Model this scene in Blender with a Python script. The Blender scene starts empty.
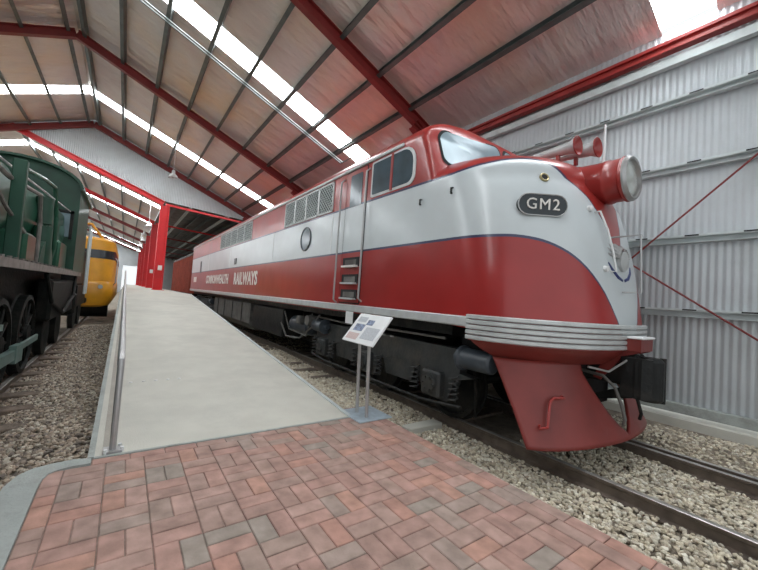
import bpy, math, random
from math import sin, cos, pi, radians, sqrt
from mathutils import Vector, Matrix
C = bpy.context.scene.collection
random.seed(7)

# ------------------------------------------------------------------ camera, world, exposure
F_PX = 352.0; YAW, PIT, ROL = radians(35.7), radians(2.4), radians(4.0)
fw = Vector((sin(YAW)*cos(PIT), cos(YAW)*cos(PIT), sin(PIT)))
rt = Vector((cos(YAW), -sin(YAW), 0)); up = rt.cross(fw)
r2 = rt*cos(ROL) + up*sin(ROL); u2 = -rt*sin(ROL) + up*cos(ROL)
cd = bpy.data.cameras.new('camera'); cam = bpy.data.objects.new('camera', cd); C.objects.link(cam)
cd.sensor_width = 36.0; cd.lens = 36.0*F_PX/758.0; cd.clip_start = 0.05; cd.clip_end = 400
M = Matrix(((r2.x, u2.x, -fw.x, 0), (r2.y, u2.y, -fw.y, 0), (r2.z, u2.z, -fw.z, 1.35), (0, 0, 0, 1)))
cam.matrix_world = M
S = bpy.context.scene; S.camera = cam
w = bpy.data.worlds.new('daylight'); S.world = w; w.use_nodes = True
w.node_tree.nodes['Background'].inputs[0].default_value = (0.92, 0.97, 1.0, 1)
w.node_tree.nodes['Background'].inputs[1].default_value = 1.5
S.view_settings.view_transform = 'Standard'; S.view_settings.look = 'None'
S.view_settings.exposure = -0.5; S.view_settings.gamma = 1; S.view_settings.use_curve_mapping = False
S.cycles.max_bounces = 8; S.cycles.diffuse_bounces = 5; S.cycles.sample_clamp_indirect = 6
SKY_EMIT = 26.0

# ------------------------------------------------------------------ materials
def nt(name):
    m = bpy.data.materials.new(name); m.use_nodes = True
    return m, m.node_tree.nodes, m.node_tree.links, m.node_tree.nodes['Principled BSDF']
def mat(name, col, rough=.5, metal=0, var=.12, scale=6, bump=0, bscale=40, emit=None, coat=0, dirt=None, dscale=1.5):
    m, N, L, b = nt(name)
    b.inputs['Roughness'].default_value = rough; b.inputs['Metallic'].default_value = metal
    if coat: b.inputs['Coat Weight'].default_value = coat; b.inputs['Coat Roughness'].default_value = .08
    tc = N.new('ShaderNodeTexCoord'); nz = N.new('ShaderNodeTexNoise')
    nz.inputs['Scale'].default_value = scale; nz.inputs['Detail'].default_value = 5
    L.new(tc.outputs['Object'], nz.inputs['Vector'])
    cr = N.new('ShaderNodeValToRGB'); cr.color_ramp.elements[0].position = .3; cr.color_ramp.elements[1].position = .7
    cr.color_ramp.elements[0].color = (*[c*(1-var) for c in col], 1); cr.color_ramp.elements[1].color = (*[min(1, c*(1+var)) for c in col], 1)
    L.new(nz.outputs['Fac'], cr.inputs['Fac']); out = cr.outputs['Color']
    if dirt:
        n2 = N.new('ShaderNodeTexNoise'); n2.inputs['Scale'].default_value = dscale; n2.inputs['Detail'].default_value = 8; n2.inputs['Roughness'].default_value = .7
        L.new(tc.outputs['Object'], n2.inputs['Vector'])
        r = N.new('ShaderNodeValToRGB'); r.color_ramp.elements[0].position = .48; r.color_ramp.elements[1].position = .66
        L.new(n2.outputs['Fac'], r.inputs['Fac'])
        mx = N.new('ShaderNodeMixRGB'); mx.inputs['Color2'].default_value = (*dirt, 1); L.new(r.outputs['Color'], mx.inputs['Fac']); L.new(out, mx.inputs['Color1']); out = mx.outputs['Color']
    L.new(out, b.inputs['Base Color'])
    if bump:
        n3 = N.new('ShaderNodeTexNoise'); n3.inputs['Scale'].default_value = bscale; n3.inputs['Detail'].default_value = 4
        L.new(tc.outputs['Object'], n3.inputs['Vector'])
        bp = N.new('ShaderNodeBump'); bp.inputs['Strength'].default_value = bump; bp.inputs['Distance'].default_value = .02
        L.new(n3.outputs['Fac'], bp.inputs['Height']); L.new(bp.outputs['Normal'], b.inputs['Normal'])
    if emit: b.inputs['Emission Color'].default_value = (*emit[0], 1); b.inputs['Emission Strength'].default_value = emit[1]
    return m
def island_mat(name, cols, rough=.8, bump=.3, bscale=60, nvar=.25):
    m, N, L, b = nt(name); b.inputs['Roughness'].default_value = rough
    g = N.new('ShaderNodeNewGeometry'); cr = N.new('ShaderNodeValToRGB'); cr.color_ramp.interpolation = 'CONSTANT'
    e = cr.color_ramp.elements
    for i, c in enumerate(cols):
        p = i/len(cols)
        el = e[i] if i < 2 else e.new(p)
        el.position = p; el.color = (*c, 1)
    L.new(g.outputs['Random Per Island'], cr.inputs['Fac'])
    tc = N.new('ShaderNodeTexCoord'); nz = N.new('ShaderNodeTexNoise'); nz.inputs['Scale'].default_value = 9; nz.inputs['Detail'].default_value = 8
    L.new(tc.outputs['Object'], nz.inputs['Vector'])
    mr = N.new('ShaderNodeMapRange'); mr.inputs[1].default_value = .3; mr.inputs[2].default_value = .7; mr.inputs[3].default_value = 1-nvar; mr.inputs[4].default_value = 1+nvar
    L.new(nz.outputs['Fac'], mr.inputs[0])
    mx = N.new('ShaderNodeMixRGB'); mx.blend_type = 'MULTIPLY'; mx.inputs['Fac'].default_value = 1
    L.new(cr.outputs['Color'], mx.inputs['Color1']); L.new(mr.outputs[0], mx.inputs['Color2']); L.new(mx.outputs['Color'], b.inputs['Base Color'])
    n3 = N.new('ShaderNodeTexNoise'); n3.inputs['Scale'].default_value = bscale; L.new(tc.outputs['Object'], n3.inputs['Vector'])
    bp = N.new('ShaderNodeBump'); bp.inputs['Strength'].default_value = bump; bp.inputs['Distance'].default_value = .005
    L.new(n3.outputs['Fac'], bp.inputs['Height']); L.new(bp.outputs['Normal'], b.inputs['Normal'])
    return m

RED = (.31, .018, .017); WHITE = (.54, .585, .60); UPRED = (.34, .032, .028)
def paint_mat():
    # red / white / red livery split by the per-vertex distances 'dlow' and 'dup' (metres), thin dark blue lining
    m, N, L, b = nt('livery_paint'); b.inputs['Roughness'].default_value = .3
    b.inputs['Coat Weight'].default_value = .3; b.inputs['Coat Roughness'].default_value = .15
    def attr(n):
        a = N.new('ShaderNodeAttribute'); a.attribute_name = n; return a.outputs['Fac']
    def math_(op, a, v):
        k = N.new('ShaderNodeMath'); k.operation = op; L.new(a, k.inputs[0]) if not isinstance(a, float) else None
        if isinstance(v, float): k.inputs[1].default_value = v
        else: L.new(v, k.inputs[1])
        return k.outputs[0]
    lo, hi = attr('dlow'), attr('dup')
    tc = N.new('ShaderNodeTexCoord'); nz = N.new('ShaderNodeTexNoise'); nz.inputs['Scale'].default_value = 1.7; nz.inputs['Detail'].default_value = 7
    L.new(tc.outputs['Object'], nz.inputs['Vector'])
    def ramp(c, v):
        cr = N.new('ShaderNodeValToRGB'); cr.color_ramp.elements[0].position = .35; cr.color_ramp.elements[1].position = .7
        cr.color_ramp.elements[0].color = (*[x*(1-v) for x in c], 1); cr.color_ramp.elements[1].color = (*[x*(1+v) for x in c], 1)
        L.new(nz.outputs['Fac'], cr.inputs['Fac']); return cr.outputs['Color']
    def mix(f, a, c):
        mx = N.new('ShaderNodeMixRGB'); L.new(f, mx.inputs['Fac'])
        for s, v in (('Color1', a), ('Color2', c)):
            if isinstance(v, tuple): mx.inputs[s].default_value = (*v, 1)
            else: L.new(v, mx.inputs[s])
        return mx.outputs['Color']
    c = mix(math_('GREATER_THAN', lo, 0.0), ramp(RED, .1), ramp(WHITE, .05))
    c = mix(math_('LESS_THAN', hi, 0.0), c, ramp(UPRED, .12))
    for d in (lo, hi):
        ab = math_('ABSOLUTE', d, 0.0); c = mix(math_('LESS_THAN', ab, .016), c, (.03, .035, .09))
    L.new(c, b.inputs['Base Color'])
    n2 = N.new('ShaderNodeTexNoise'); n2.inputs['Scale'].default_value = 1.1; n2.inputs['Detail'].default_value = 2; L.new(tc.outputs['Object'], n2.inputs['Vector'])
    bp = N.new('ShaderNodeBump'); bp.inputs['Strength'].default_value = .35; bp.inputs['Distance'].default_value = .05
    L.new(n2.outputs['Fac'], bp.inputs['Height']); L.new(bp.outputs['Normal'], b.inputs['Normal']); L.new(bp.outputs['Normal'], b.inputs['Coat Normal'])
    return m
mt = {}
mt['livery'] = paint_mat()
mt['red'] = mat('red_paint', (.31, .028, .024), .38, 0, .15, 3, coat=.3)
mt['pilot'] = mat('pilot_red', (.19, .026, .021), .5, 0, .18, 2.5, .15, 6, coat=.08)
mt['silver'] = mat('silver_trim', (.52, .54, .54), .4, .25, .1, 8)
mt['steel'] = mat('steel_tube', (.42, .42, .42), .35, .6, .1, 10)
mt['black'] = mat('black_grime', (.011, .012, .012), .5, 0, .4, 5, .4, 18, dirt=(.032, .029, .025), dscale=3)
mt['black'].node_tree.nodes['Principled BSDF'].inputs['Specular IOR Level'].default_value = .25
mt['black_gloss'] = mat('black_enamel', (.018, .025, .03), .25, 0, .2, 5)
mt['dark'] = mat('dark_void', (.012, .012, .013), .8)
mt['cylinder'] = mat('slate_grey_paint', (.05, .062, .075), .38, 0, .25, 6)
mt['tank'] = mat('dusty_grey_tank', (.13, .125, .115), .6, 0, .3, 3, dirt=(.05, .045, .04), dscale=2)
mt['glass'] = mat('reflective_glass', (.21, .29, .33), .3, .15, .15, 2)
mt['glass_dark'] = mat('dark_window_glass', (.07, .10, .12), .15, .1, .3, 2)
mt['bogie'] = mat('dusty_bogie_paint', (.032, .035, .036), .5, 0, .35, 4, .4, 20, dirt=(.06, .055, .048), dscale=3)
mt['soot'] = mat('sooty_running_gear', (.006, .008, .007), .6, 0, .4, 5, .4, 18, dirt=(.02, .018, .015), dscale=4)
mt['soot'].node_tree.nodes['Principled BSDF'].inputs['Specular IOR Level'].default_value = .2
mt['lens'] = mat('headlight_lens', (.6, .63, .6), .1, .3, .1, 10)
mt['white'] = mat('white_paint', (.72, .73, .73), .45, 0, .05)
mt['cream'] = mat('cream_letter', (.75, .72, .68), .5)
mt['brass'] = mat('brass', (.32, .27, .14), .35, .7, .2, 12)
mt['blue'] = mat('dark_blue', (.03, .045, .16), .4)
mt['struct_red'] = mat('structural_red', (.20, .02, .018), .45, 0, .12, 2)
mt['bright_red'] = mat('bright_red_enamel', (.60, .015, .02), .4, 0, .08, 2)
mt['purlin'] = mat('purlin_steel', (.12, .14, .135), .45, .4, .25, 3)
mt['girt'] = mat('girt_galvanised', (.56, .61, .61), .45, .1, .12, 4)
def foil():
    m, N, L, b = nt('foil_insulation'); b.inputs['Metallic'].default_value = .45; b.inputs['Roughness'].default_value = .38
    tc = N.new('ShaderNodeTexCoord'); nz = N.new('ShaderNodeTexNoise'); nz.inputs['Scale'].default_value = .45; nz.inputs['Detail'].default_value = 6
    L.new(tc.outputs['Object'], nz.inputs['Vector']); cr = N.new('ShaderNodeValToRGB'); e = cr.color_ramp.elements
    e[0].position = .3; e[0].color = (.66, .58, .56, 1); e[1].position = .7; e[1].color = (.80, .68, .55, 1)
    x = e.new(.5); x.color = (.76, .72, .69, 1)
    L.new(nz.outputs['Fac'], cr.inputs['Fac']); L.new(cr.outputs['Color'], b.inputs['Base Color'])
    mp = N.new('ShaderNodeMapping'); mp.inputs['Scale'].default_value = (.6, 2.4, .6); L.new(tc.outputs['Object'], mp.inputs['Vector'])
    n2 = N.new('ShaderNodeTexNoise'); n2.inputs['Scale'].default_value = 1.6; n2.inputs['Detail'].default_value = 6; L.new(mp.outputs['Vector'], n2.inputs['Vector'])
    bp = N.new('ShaderNodeBump'); bp.inputs['Strength'].default_value = .8; bp.inputs['Distance'].default_value = .14
    L.new(n2.outputs['Fac'], bp.inputs['Height']); L.new(bp.outputs['Normal'], b.inputs['Normal'])
    return m
mt['foil'] = foil()
mt['darkroof'] = mat('weathered_dark_sheet', (.13, .12, .11), .5, .5, .5, 2, dirt=(.05, .05, .045), dscale=.8)
mt['sheet'] = mat('galvanised_sheet', (.52, .555, .575), .42, .3, .1, .7, dirt=(.47, .50, .51), dscale=.5)
mt['skylight'] = mat('translucent_skylight_sheet', (.9, .95, 1), .5, 0, .02, emit=((.93, .97, 1), SKY_EMIT))
mt['concrete'] = mat('brushed_concrete', (.55, .54, .48), .8, 0, .06, 3, .2, 90, dirt=(.49, .48, .43), dscale=1.2)
mt['kerb'] = mat('kerb_concrete', (.36, .39, .37), .8, 0, .1, 5, .3, 60, dirt=(.28, .29, .27), dscale=4)
mt['kerbtan'] = mat('kerb_tan', (.36, .335, .29), .8, 0, .1, 5, .2, 60)
mt['mortar'] = mat('paving_sand', (.28, .225, .19), .95, 0, .3, 20, .3, 80)
mt['wood'] = mat('sleeper_timber', (.17, .13, .10), .85, 0, .35, 8, .6, 30, dirt=(.08, .065, .055), dscale=5)
mt['soil'] = mat('gravel_bed', (.30, .255, .20), .95, 0, .35, 12, .8, 40, dirt=(.10, .08, .065), dscale=3)
mt['rail'] = mat('rail_rust', (.14, .11, .09), .5, .3, .3, 8)
mt['railtop'] = mat('rail_worn_top', (.42, .40, .37), .35, .6, .2, 8)
mt['green'] = mat('dark_green_paint', (.010, .055, .032), .5, 0, .25, 3, coat=.05)
mt['palegreen'] = mat('glossy_mid_green', (.022, .10, .06), .3, .1, .25, 2, coat=.3)
mt['rod'] = mat('grey_green_rod', (.13, .2, .18), .45, .2, .2, 6)
mt['footplate'] = mat('footplate_edge', (.19, .18, .165), .5, .2, .3, 8)
mt['yellow'] = mat('railcar_yellow', (.72, .33, .015), .4, 0, .1, 3, coat=.2)
mt['rust'] = mat('goods_van_red_oxide', (.34, .075, .045), .55, 0, .2, 3)
mt['plate'] = mat('zinc_plate', (.42, .50, .56), .4, .3, .15, 15)
mt['stone'] = island_mat('pale_ballast', [(.58, .52, .40), (.62, .57, .46), (.50, .44, .33), (.70, .66, .56), (.54, .47, .36), (.40, .34, .26), (.62, .56, .44), (.48, .43, .35)])
mt['stone2'] = island_mat('brown_ballast', [(.36, .29, .22), (.45, .38, .30), (.26, .21, .165), (.50, .45, .37), (.32, .25, .19), (.20, .165, .14)])
mt['brick'] = island_mat('clay_paver', [tuple(a*.72+b*.28 for a, b in zip(c, (.36, .285, .245))) for c in [(.37, .20, .165), (.34, .21, .175), (.40, .215, .175), (.32, .22, .18), (.37, .23, .19), (.44, .22, .16), (.31, .23, .195), (.38, .20, .165), (.34, .195, .16), (.40, .24, .20), (.36, .22, .18), (.27, .23, .195), (.42, .20, .15), (.39, .21, .17), (.36, .20, .165), (.33, .205, .17)]], .8, .35, 70, .25)

# ------------------------------------------------------------------ mesh helpers
class MB:
    def __init__(s): s.v = []; s.f = []; s.m = []; s.at = {}
    def add(s, vs, fs, m=0):
        k = len(s.v); s.v += [tuple(v) for v in vs]; s.f += [tuple(i+k for i in f) for f in fs]; s.m += [m]*len(fs); return s
    def box(s, x0, x1, y0, y1, z0, z1, m=0, bev=0):
        if not bev:
            return s.add([(x, y, z) for x in (x0, x1) for y in (y0, y1) for z in (z0, z1)], [(0, 1, 3, 2), (4, 6, 7, 5), (0, 4, 5, 1), (2, 3, 7, 6), (0, 2, 6, 4), (1, 5, 7, 3)], m)
        b = min(bev, (x1-x0)*.45, (y1-y0)*.45, (z1-z0)*.45); V = []; F = []; idx = {}
        X = (x0, x1); Y = (y0, y1); Z = (z0, z1); sg = (1, -1)
        for i in (0, 1):
            for j in (0, 1):
                for k in (0, 1):
                    for a in range(3):
                        p = [X[i]+sg[i]*b, Y[j]+sg[j]*b, Z[k]+sg[k]*b]; p[a] = (X[i], Y[j], Z[k])[a]
                        idx[(i, j, k, a)] = len(V); V.append(tuple(p))
        for a in range(3):
            for sd in (0, 1):
                c = []
                for (p, q) in ((0, 0), (1, 0), (1, 1), (0, 1)):
                    t = [p, q]; t.insert(a, sd); c.append(idx[(*t, a)])
                F.append(c if (sd == 1) != (a == 1) else c[::-1])
        for a in range(3):
            o = [q for q in range(3) if q != a]
            for p in (0, 1):
                for q in (0, 1):
                    t0 = [0]*3; t0[o[0]] = p; t0[o[1]] = q; t1 = t0[:]; t1[a] = 1
                    F.append([idx[(*t0, o[0])], idx[(*t1, o[0])], idx[(*t1, o[1])], idx[(*t0, o[1])]])
        for key in [(i, j, k) for i in (0, 1) for j in (0, 1) for k in (0, 1)]:
            F.append([idx[(*key, 0)], idx[(*key, 1)], idx[(*key, 2)]])
        return s.add(V, F, m)
    def cyl(s, p0, p1, r0, r1=None, n=16, m=0, cap=True):
        r1 = r0 if r1 is None else r1; p0 = Vector(p0); p1 = Vector(p1); d = (p1-p0).normalized()
        a = d.orthogonal().normalized(); b = d.cross(a); V = []
        for p, r in ((p0, r0), (p1, r1)):
            for i in range(n): t = 2*pi*i/n; V.append(p + a*r*cos(t) + b*r*sin(t))
        F = [(i, (i+1) % n, n+(i+1) % n, n+i) for i in range(n)]
        if cap: F += [tuple(range(n))[::-1], tuple(range(n, 2*n))]
        return s.add(V, F, m)
    def tube(s, pts, r, n=8, m=0, cap=True):
        pts = [Vector(p) for p in pts]; V = []; N = len(pts); a = None
        for k, p in enumerate(pts):
            d = (pts[min(k+1, N-1)] - pts[max(k-1, 0)]).normalized()
            a = d.orthogonal().normalized() if a is None else (a - d*a.dot(d)).normalized()
            b = d.cross(a)
            for i in range(n): t = 2*pi*i/n; V.append(p + a*r*cos(t) + b*r*sin(t))
        F = [(k*n+i, k*n+(i+1) % n, (k+1)*n+(i+1) % n, (k+1)*n+i) for k in range(N-1) for i in range(n)]
        if cap: F += [tuple(range(n))[::-1], tuple(range((N-1)*n, N*n))]
        return s.add(V, F, m)
    def lathe(s, p0, ax, prof, n=24, m=0):
        # prof: (distance along axis, radius)
        p0 = Vector(p0); d = Vector(ax).normalized(); a = d.orthogonal().normalized(); b = d.cross(a); V = []
        for h, r in prof:
            for i in range(n): t = 2*pi*i/n; V.append(p0 + d*h + a*max(r, 1e-4)*cos(t) + b*max(r, 1e-4)*sin(t))
        F = [(k*n+i, k*n+(i+1) % n, (k+1)*n+(i+1) % n, (k+1)*n+i) for k in range(len(prof)-1) for i in range(n)]
        return s.add(V, F, m)
    def prism(s, poly, axis, a, b, m=0):
        # extrude a 2D polygon along axis from a to b ('x': poly=(y,z); 'y': (x,z); 'z': (x,y))
        def P(q, t): return {'x': (t, q[0], q[1]), 'y': (q[0], t, q[1]), 'z': (q[0], q[1], t)}[axis]
        n = len(poly); V = [P(q, a) for q in poly] + [P(q, b) for q in poly]
        return s.add(V, [tuple(range(n))[::-1], tuple(range(n, 2*n))] + [(i, (i+1) % n, n+(i+1) % n, n+i) for i in range(n)], m)
    def beam(s, p0, p1, w, h, upv=(0, 0, 1), m=0, kind='box', t=.03):
        p0 = Vector(p0); p1 = Vector(p1); d = (p1-p0).normalized(); u = Vector(upv); u = (u - d*u.dot(d)).normalized(); q = d.cross(u)
        def bx(wa, wb, ha, hb):
            V = [p + q*a + u*b for p in (p0, p1) for (a, b) in ((wa, ha), (wb, ha), (wb, hb), (wa, hb))]
            s.add(V, [(0, 1, 2, 3), (7, 6, 5, 4), (0, 4, 5, 1), (1, 5, 6, 2), (2, 6, 7, 3), (3, 7, 4, 0)], m)
        if kind == 'box': bx(-w/2, w/2, -h/2, h/2)
        elif kind == 'I': bx(-w/2, w/2, -h/2, -h/2+t); bx(-w/2, w/2, h/2-t, h/2); bx(-t/2, t/2, -h/2+t, h/2-t)
        elif kind == 'C': bx(-w/2, w/2, -h/2, -h/2+t); bx(-w/2, w/2, h/2-t, h/2); bx(w/2-t, w/2, -h/2+t, h/2-t)
        return s
    def grid(s, rows, m=0, close=False):
        n = len(rows[0]); V = [p for r in rows for p in r]
        e = n if close else n-1
        return s.add(V, [(k*n+i, k*n+(i+1) % n, (k+1)*n+(i+1) % n, (k+1)*n+i) for k in range(len(rows)-1) for i in range(e)], m)
WL = {}
def obj(name, mb, mats, parent=None, smooth=False, attrs=None, sharp=35):
    me = bpy.data.meshes.new(name)
    if parent is not None: off = WL[parent.name]
    else:
        xs = [v[0] for v in mb.v]; ys = [v[1] for v in mb.v]; zs = [v[2] for v in mb.v]
        off = Vector(((min(xs)+max(xs))/2, (min(ys)+max(ys))/2, min(zs)))
    me.from_pydata([(v[0]-off.x, v[1]-off.y, v[2]-off.z) for v in mb.v], [], mb.f)
    for m in (mats if isinstance(mats, (list, tuple)) else [mats]): me.materials.append(mt[m])
    me.polygons.foreach_set('material_index', mb.m)
    if attrs:
        for k, vals in attrs.items():
            a = me.attributes.new(k, 'FLOAT', 'POINT'); a.data.foreach_set('value', vals)
    me.update(); me.validate()
    import bmesh
    bm = bmesh.new(); bm.from_mesh(me); bmesh.ops.remove_doubles(bm, verts=bm.verts, dist=1e-5) if not attrs or True else None
    bmesh.ops.recalc_face_normals(bm, faces=bm.faces); bm.to_mesh(me); bm.free()
    if smooth:
        me.shade_smooth(); me.set_sharp_from_angle(angle=radians(sharp))
    o = bpy.data.objects.new(name, me); C.objects.link(o)
    if parent is not None: o.parent = parent
    else: o.location = off
    WL[o.name] = off
    return o
def tag(o, label=None, cat=None, group=None, kind=None):
    for k, v in (('label', label), ('category', cat), ('group', group), ('kind', kind)):
        if v: o[k] = v
    return o
def thing(name, loc, label, cat, group=None):
    o = bpy.data.objects.new(name, None); C.objects.link(o); o.location = loc; o.empty_display_size = .2
    WL[o.name] = Vector(loc); return tag(o, label, cat, group)
def copy_tree(o, parent=None):
    c = o.copy(); C.objects.link(c)
    if parent is not None: c.parent = parent
    WL[c.name] = WL[o.name]
    for ch in [x for x in C.objects if x.parent == o]: copy_tree(ch, c)
    return c
def struct(name, mb, mats, smooth=False, label=None):
    return tag(obj(name, mb, mats, None, smooth), label, None, None, 'structure')
def text_mb(body, size, place, depth=.006, bold=0.0, spacing=1.0):
    cu = bpy.data.curves.new('txt', 'FONT'); cu.body = body; cu.size = size; cu.extrude = depth; cu.offset = bold; cu.space_character = spacing
    cu.align_x = 'CENTER'; cu.align_y = 'CENTER'; cu.resolution_u = 3
    o = bpy.data.objects.new('txt', cu); C.objects.link(o)
    dg = bpy.context.evaluated_depsgraph_get(); me = bpy.data.meshes.new_from_object(o.evaluated_get(dg))
    mb = MB(); mb.add([place(v.co) for v in me.vertices], [tuple(p.vertices) for p in me.polygons])
    bpy.data.objects.remove(o); bpy.data.curves.remove(cu); bpy.data.meshes.remove(me)
    return mb

# ================================================================== GROUND, PAVING, RAMP
BALZ = -.30; RAILZ = -.20
struct('floor', MB().box(-12, 9, -6, 80, -1.0, BALZ-.06), 'soil')
XB = 2.54
def rampz(y): return 0.0 if y < 3.43 else min(1.03, (y-3.43)*.0815)
# brick paving: sand slab + individual clay pavers in a 2x2 basketweave, edge courses along the right side and the ramp
struct('trim_paving_base', MB().prism([(-.52, -4), (XB, -4), (XB, 3.72), (2.2, 3.72), (2.2, 3.42), (-.1, 3.42), (-.32, 3.40), (-.46, 3.34), (-.52, 3.12)], 'z', -.95, -.012), 'mortar')
bk = MB()
def brick(x0, x1, y0, y1):
    g = .0022; x0 += g; x1 -= g; y0 += g; y1 -= g
    if x1-x0 < .02 or y1-y0 < .02: return
    dz = random.uniform(-.0022, .0012); b = .005
    bk.add([(x0, y0, -.015), (x1, y0, -.015), (x1, y1, -.015), (x0, y1, -.015), (x0, y0, -.004+dz), (x1, y0, -.004+dz), (x1, y1, -.004+dz), (x0, y1, -.004+dz),
            (x0+b, y0+b, dz), (x1-b, y0+b, dz), (x1-b, y1-b, dz), (x0+b, y1-b, dz)],
           [(0, 1, 5, 4), (1, 2, 6, 5), (2, 3, 7, 6), (3, 0, 4, 7), (4, 5, 9, 8), (5, 6, 10, 9), (6, 7, 11, 10), (7, 4, 8, 11), (8, 9, 10, 11)])
U = .234; H = U/2
def clip(x0, x1, y0, y1): brick(max(x0, -.345), min(x1, XB-.235), y0, min(y1, 3.425-H))
for i in range(-3, 12):
    for j in range(-12, 16):
        x = .225+i*U; y = 3.425-H-(j+1)*U
        if (i+j) % 2: clip(x, x+H, y, y+U); clip(x+H, x+U, y, y+U)
        else: clip(x, x+U, y, y+H); clip(x, x+U, y+H, y+U)
x = -.10+.005
while x < 2.19: brick(x, min(x+U, 2.2), 3.425-H, 3.425); x += U
brick(-.33, -.1, 3.425-H-.03, 3.425-.15)
y = -2.6
while y < 3.7:
    brick(XB-H, XB, y, min(y+U, 3.72)); brick(XB-2*H, XB-H, y+H*.3, min(y+H*.3+U, 3.72)); y += U
for k in range(2): brick(2.2, 2.2+H*.9, 3.43+k*.14, 3.43+k*.14+.135)
tag(obj('brick_paving', bk, 'brick'), None, None, None, 'structure')
# concrete kerb curling round the corner of the paving
ko = [(-.1, 3.425), (-.2, 3.455), (-.32, 3.44), (-.42, 3.40), (-.48, 3.33), (-.52, 3.18), (-.53, 2.9), (-.53, -4)]
ki = [(-.1, 3.33), (-.2, 3.33), (-.28, 3.305), (-.32, 3.27), (-.34, 3.2), (-.348, 3.1), (-.348, 2.9), (-.348, -4)]
kb = MB(); kb.prism(ko + ki[::-1], 'z', -.5, .006); struct('kerb', kb, 'kerb')
# ramp and platform
rp = MB(); YE = 66.0
prof = [(3.43, -.5), (3.43, 0), (16.07, 1.03), (YE, 1.03), (YE, -.5)]
rp.prism(prof, 'x', -.085, 2.17); struct('concrete_ramp', rp, 'concrete')
pt = MB(); pl = MB()
def along(mb, x0, x1, h, y1=YE, y0=3.43, lo=-.5, m=0):
    mb.prism([(y0, lo), (y0, h), (16.07, 1.03+h), (y1, 1.03+h), (y1, lo)], 'x', x0, x1, m)
along(pt, -.04, .012, .004); struct('trim_ramp_margin', pt, 'kerbtan')
along(pl, -.125, -.085, .008); struct('trim_ramp_left', pl, 'kerb')
pr = MB(); along(pr, 2.17, 2.215, .012); struct('trim_ramp_right', pr, 'girt')
struct('trim_ramp_front', MB().box(-.085, 2.17, 3.405, 3.432, -.02, .008), 'kerb')
dz = MB()
for i in range(5): dz.cyl((.15+i*.13, 5.2+i*.01, rampz(5.2)-.01), (.15+i*.13, 5.2+i*.01, rampz(5.2)+.006), .02, n=8)
struct('trim_ramp_studs', dz, 'white')

# ballast: real stones
def stones(n, rects, size, squash=.7, zf=None):
    mb = MB(); t = (1+sqrt(5))/2
    ico = [Vector(v).normalized() for v in ((-1, t, 0), (1, t, 0), (-1, -t, 0), (1, -t, 0), (0, -1, t), (0, 1, t), (0, -1, -t), (0, 1, -t), (t, 0, -1), (t, 0, 1), (-t, 0, -1), (-t, 0, 1))]
    fc = [(0, 11, 5), (0, 5, 1), (0, 1, 7), (0, 7, 10), (0, 10, 11), (1, 5, 9), (5, 11, 4), (11, 10, 2), (10, 7, 6), (7, 1, 8), (3, 9, 4), (3, 4, 2), (3, 2, 6), (3, 6, 8), (3, 8, 9), (4, 9, 5), (2, 4, 11), (6, 2, 10), (8, 6, 7), (9, 8, 1)]
    tot = sum((r[1]-r[0])*(r[3]-r[2])*r[4] for r in rects)
    for r in rects:
        for _ in range(int(n*(r[1]-r[0])*(r[3]-r[2])*r[4]/tot)):
            x = random.uniform(r[0], r[1]); y = random.uniform(r[2], r[3]); s_ = random.uniform(.6, 1.3)*size*(1 if r[4] >= 1 else 1.25)
            sx, sy, sz = s_*random.uniform(.7, 1.3), s_*random.uniform(.7, 1.2), s_*squash
            a = random.uniform(0, pi); b = random.uniform(-.6, .6); R = Matrix.Rotation(a, 3, 'Z') @ Matrix.Rotation(b, 3, 'X')
            z = (zf(x, y) if zf else BALZ-.055) + random.uniform(.0, .022)
            V = []
            for v in ico:
                k = random.uniform(.78, 1.15); q = R @ Vector((v.x*sx*k, v.y*sy*k, v.z*sz*k)); V.append((x+q.x, y+q.y, z+q.z))
            mb.add(V, fc)
    return mb
ZB = lambda x, y: BALZ-.045 + .03*sin(x*2.1)*cos(y*1.3) + .16*max(0, min(1, (3.15-x)/.45)) + .15*max(0, min(1, (x-5.6)/.5))
s1 = stones(24000, [(2.56, 3.78, -.4, 4.6, 1.5), (3.92, 5.2, -.4, 2.6, 1.6), (5.5, 6.54, .2, 4, 1.2), (2.24, 3.78, 4.6, 10, .9), (2.24, 6.5, 10, 17, .1)], .021, zf=ZB)
tag(obj('ballast', s1, 'stone'), 'loose pale cream gravel ballast between the brick paving and the silver wall', 'gravel', None, 'stuff')
ZB2 = lambda x, y: BALZ-.045 + (.22*max(0, min(1, (x+1.15)/.7)) if y < 5 else .10*max(0, min(1, (x+1.15)/.7)))
s2 = stones(17000, [(-1.22, -.54, .5, 3.5, 1.2), (-1.22, -.14, 3.5, 9, 1.4), (-1.22, -.14, 9, 16, .5), (-2.7, -1.33, 3, 10, .4)], .023, zf=ZB2)
tag(obj('ballast', s2, 'stone2'), 'brown dusty gravel between the green engine and the ramp', 'gravel', None, 'stuff')
struct('trim_gravel_shoulder', MB().prism([(-1.15, BALZ-.07), (-.13, BALZ-.07), (-.13, -.16), (-.5, -.17)], 'y', -4, 5.2).prism([(XB+.005, -.9), (3.5, BALZ-.07), (3.1, BALZ-.06), (XB+.005, -.23)], 'y', -4, 4.2).prism([(5.55, BALZ-.07), (6.1, -.19), (6.62, -.18), (6.62, BALZ-.07)], 'y', -4, 23), 'soil')

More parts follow.
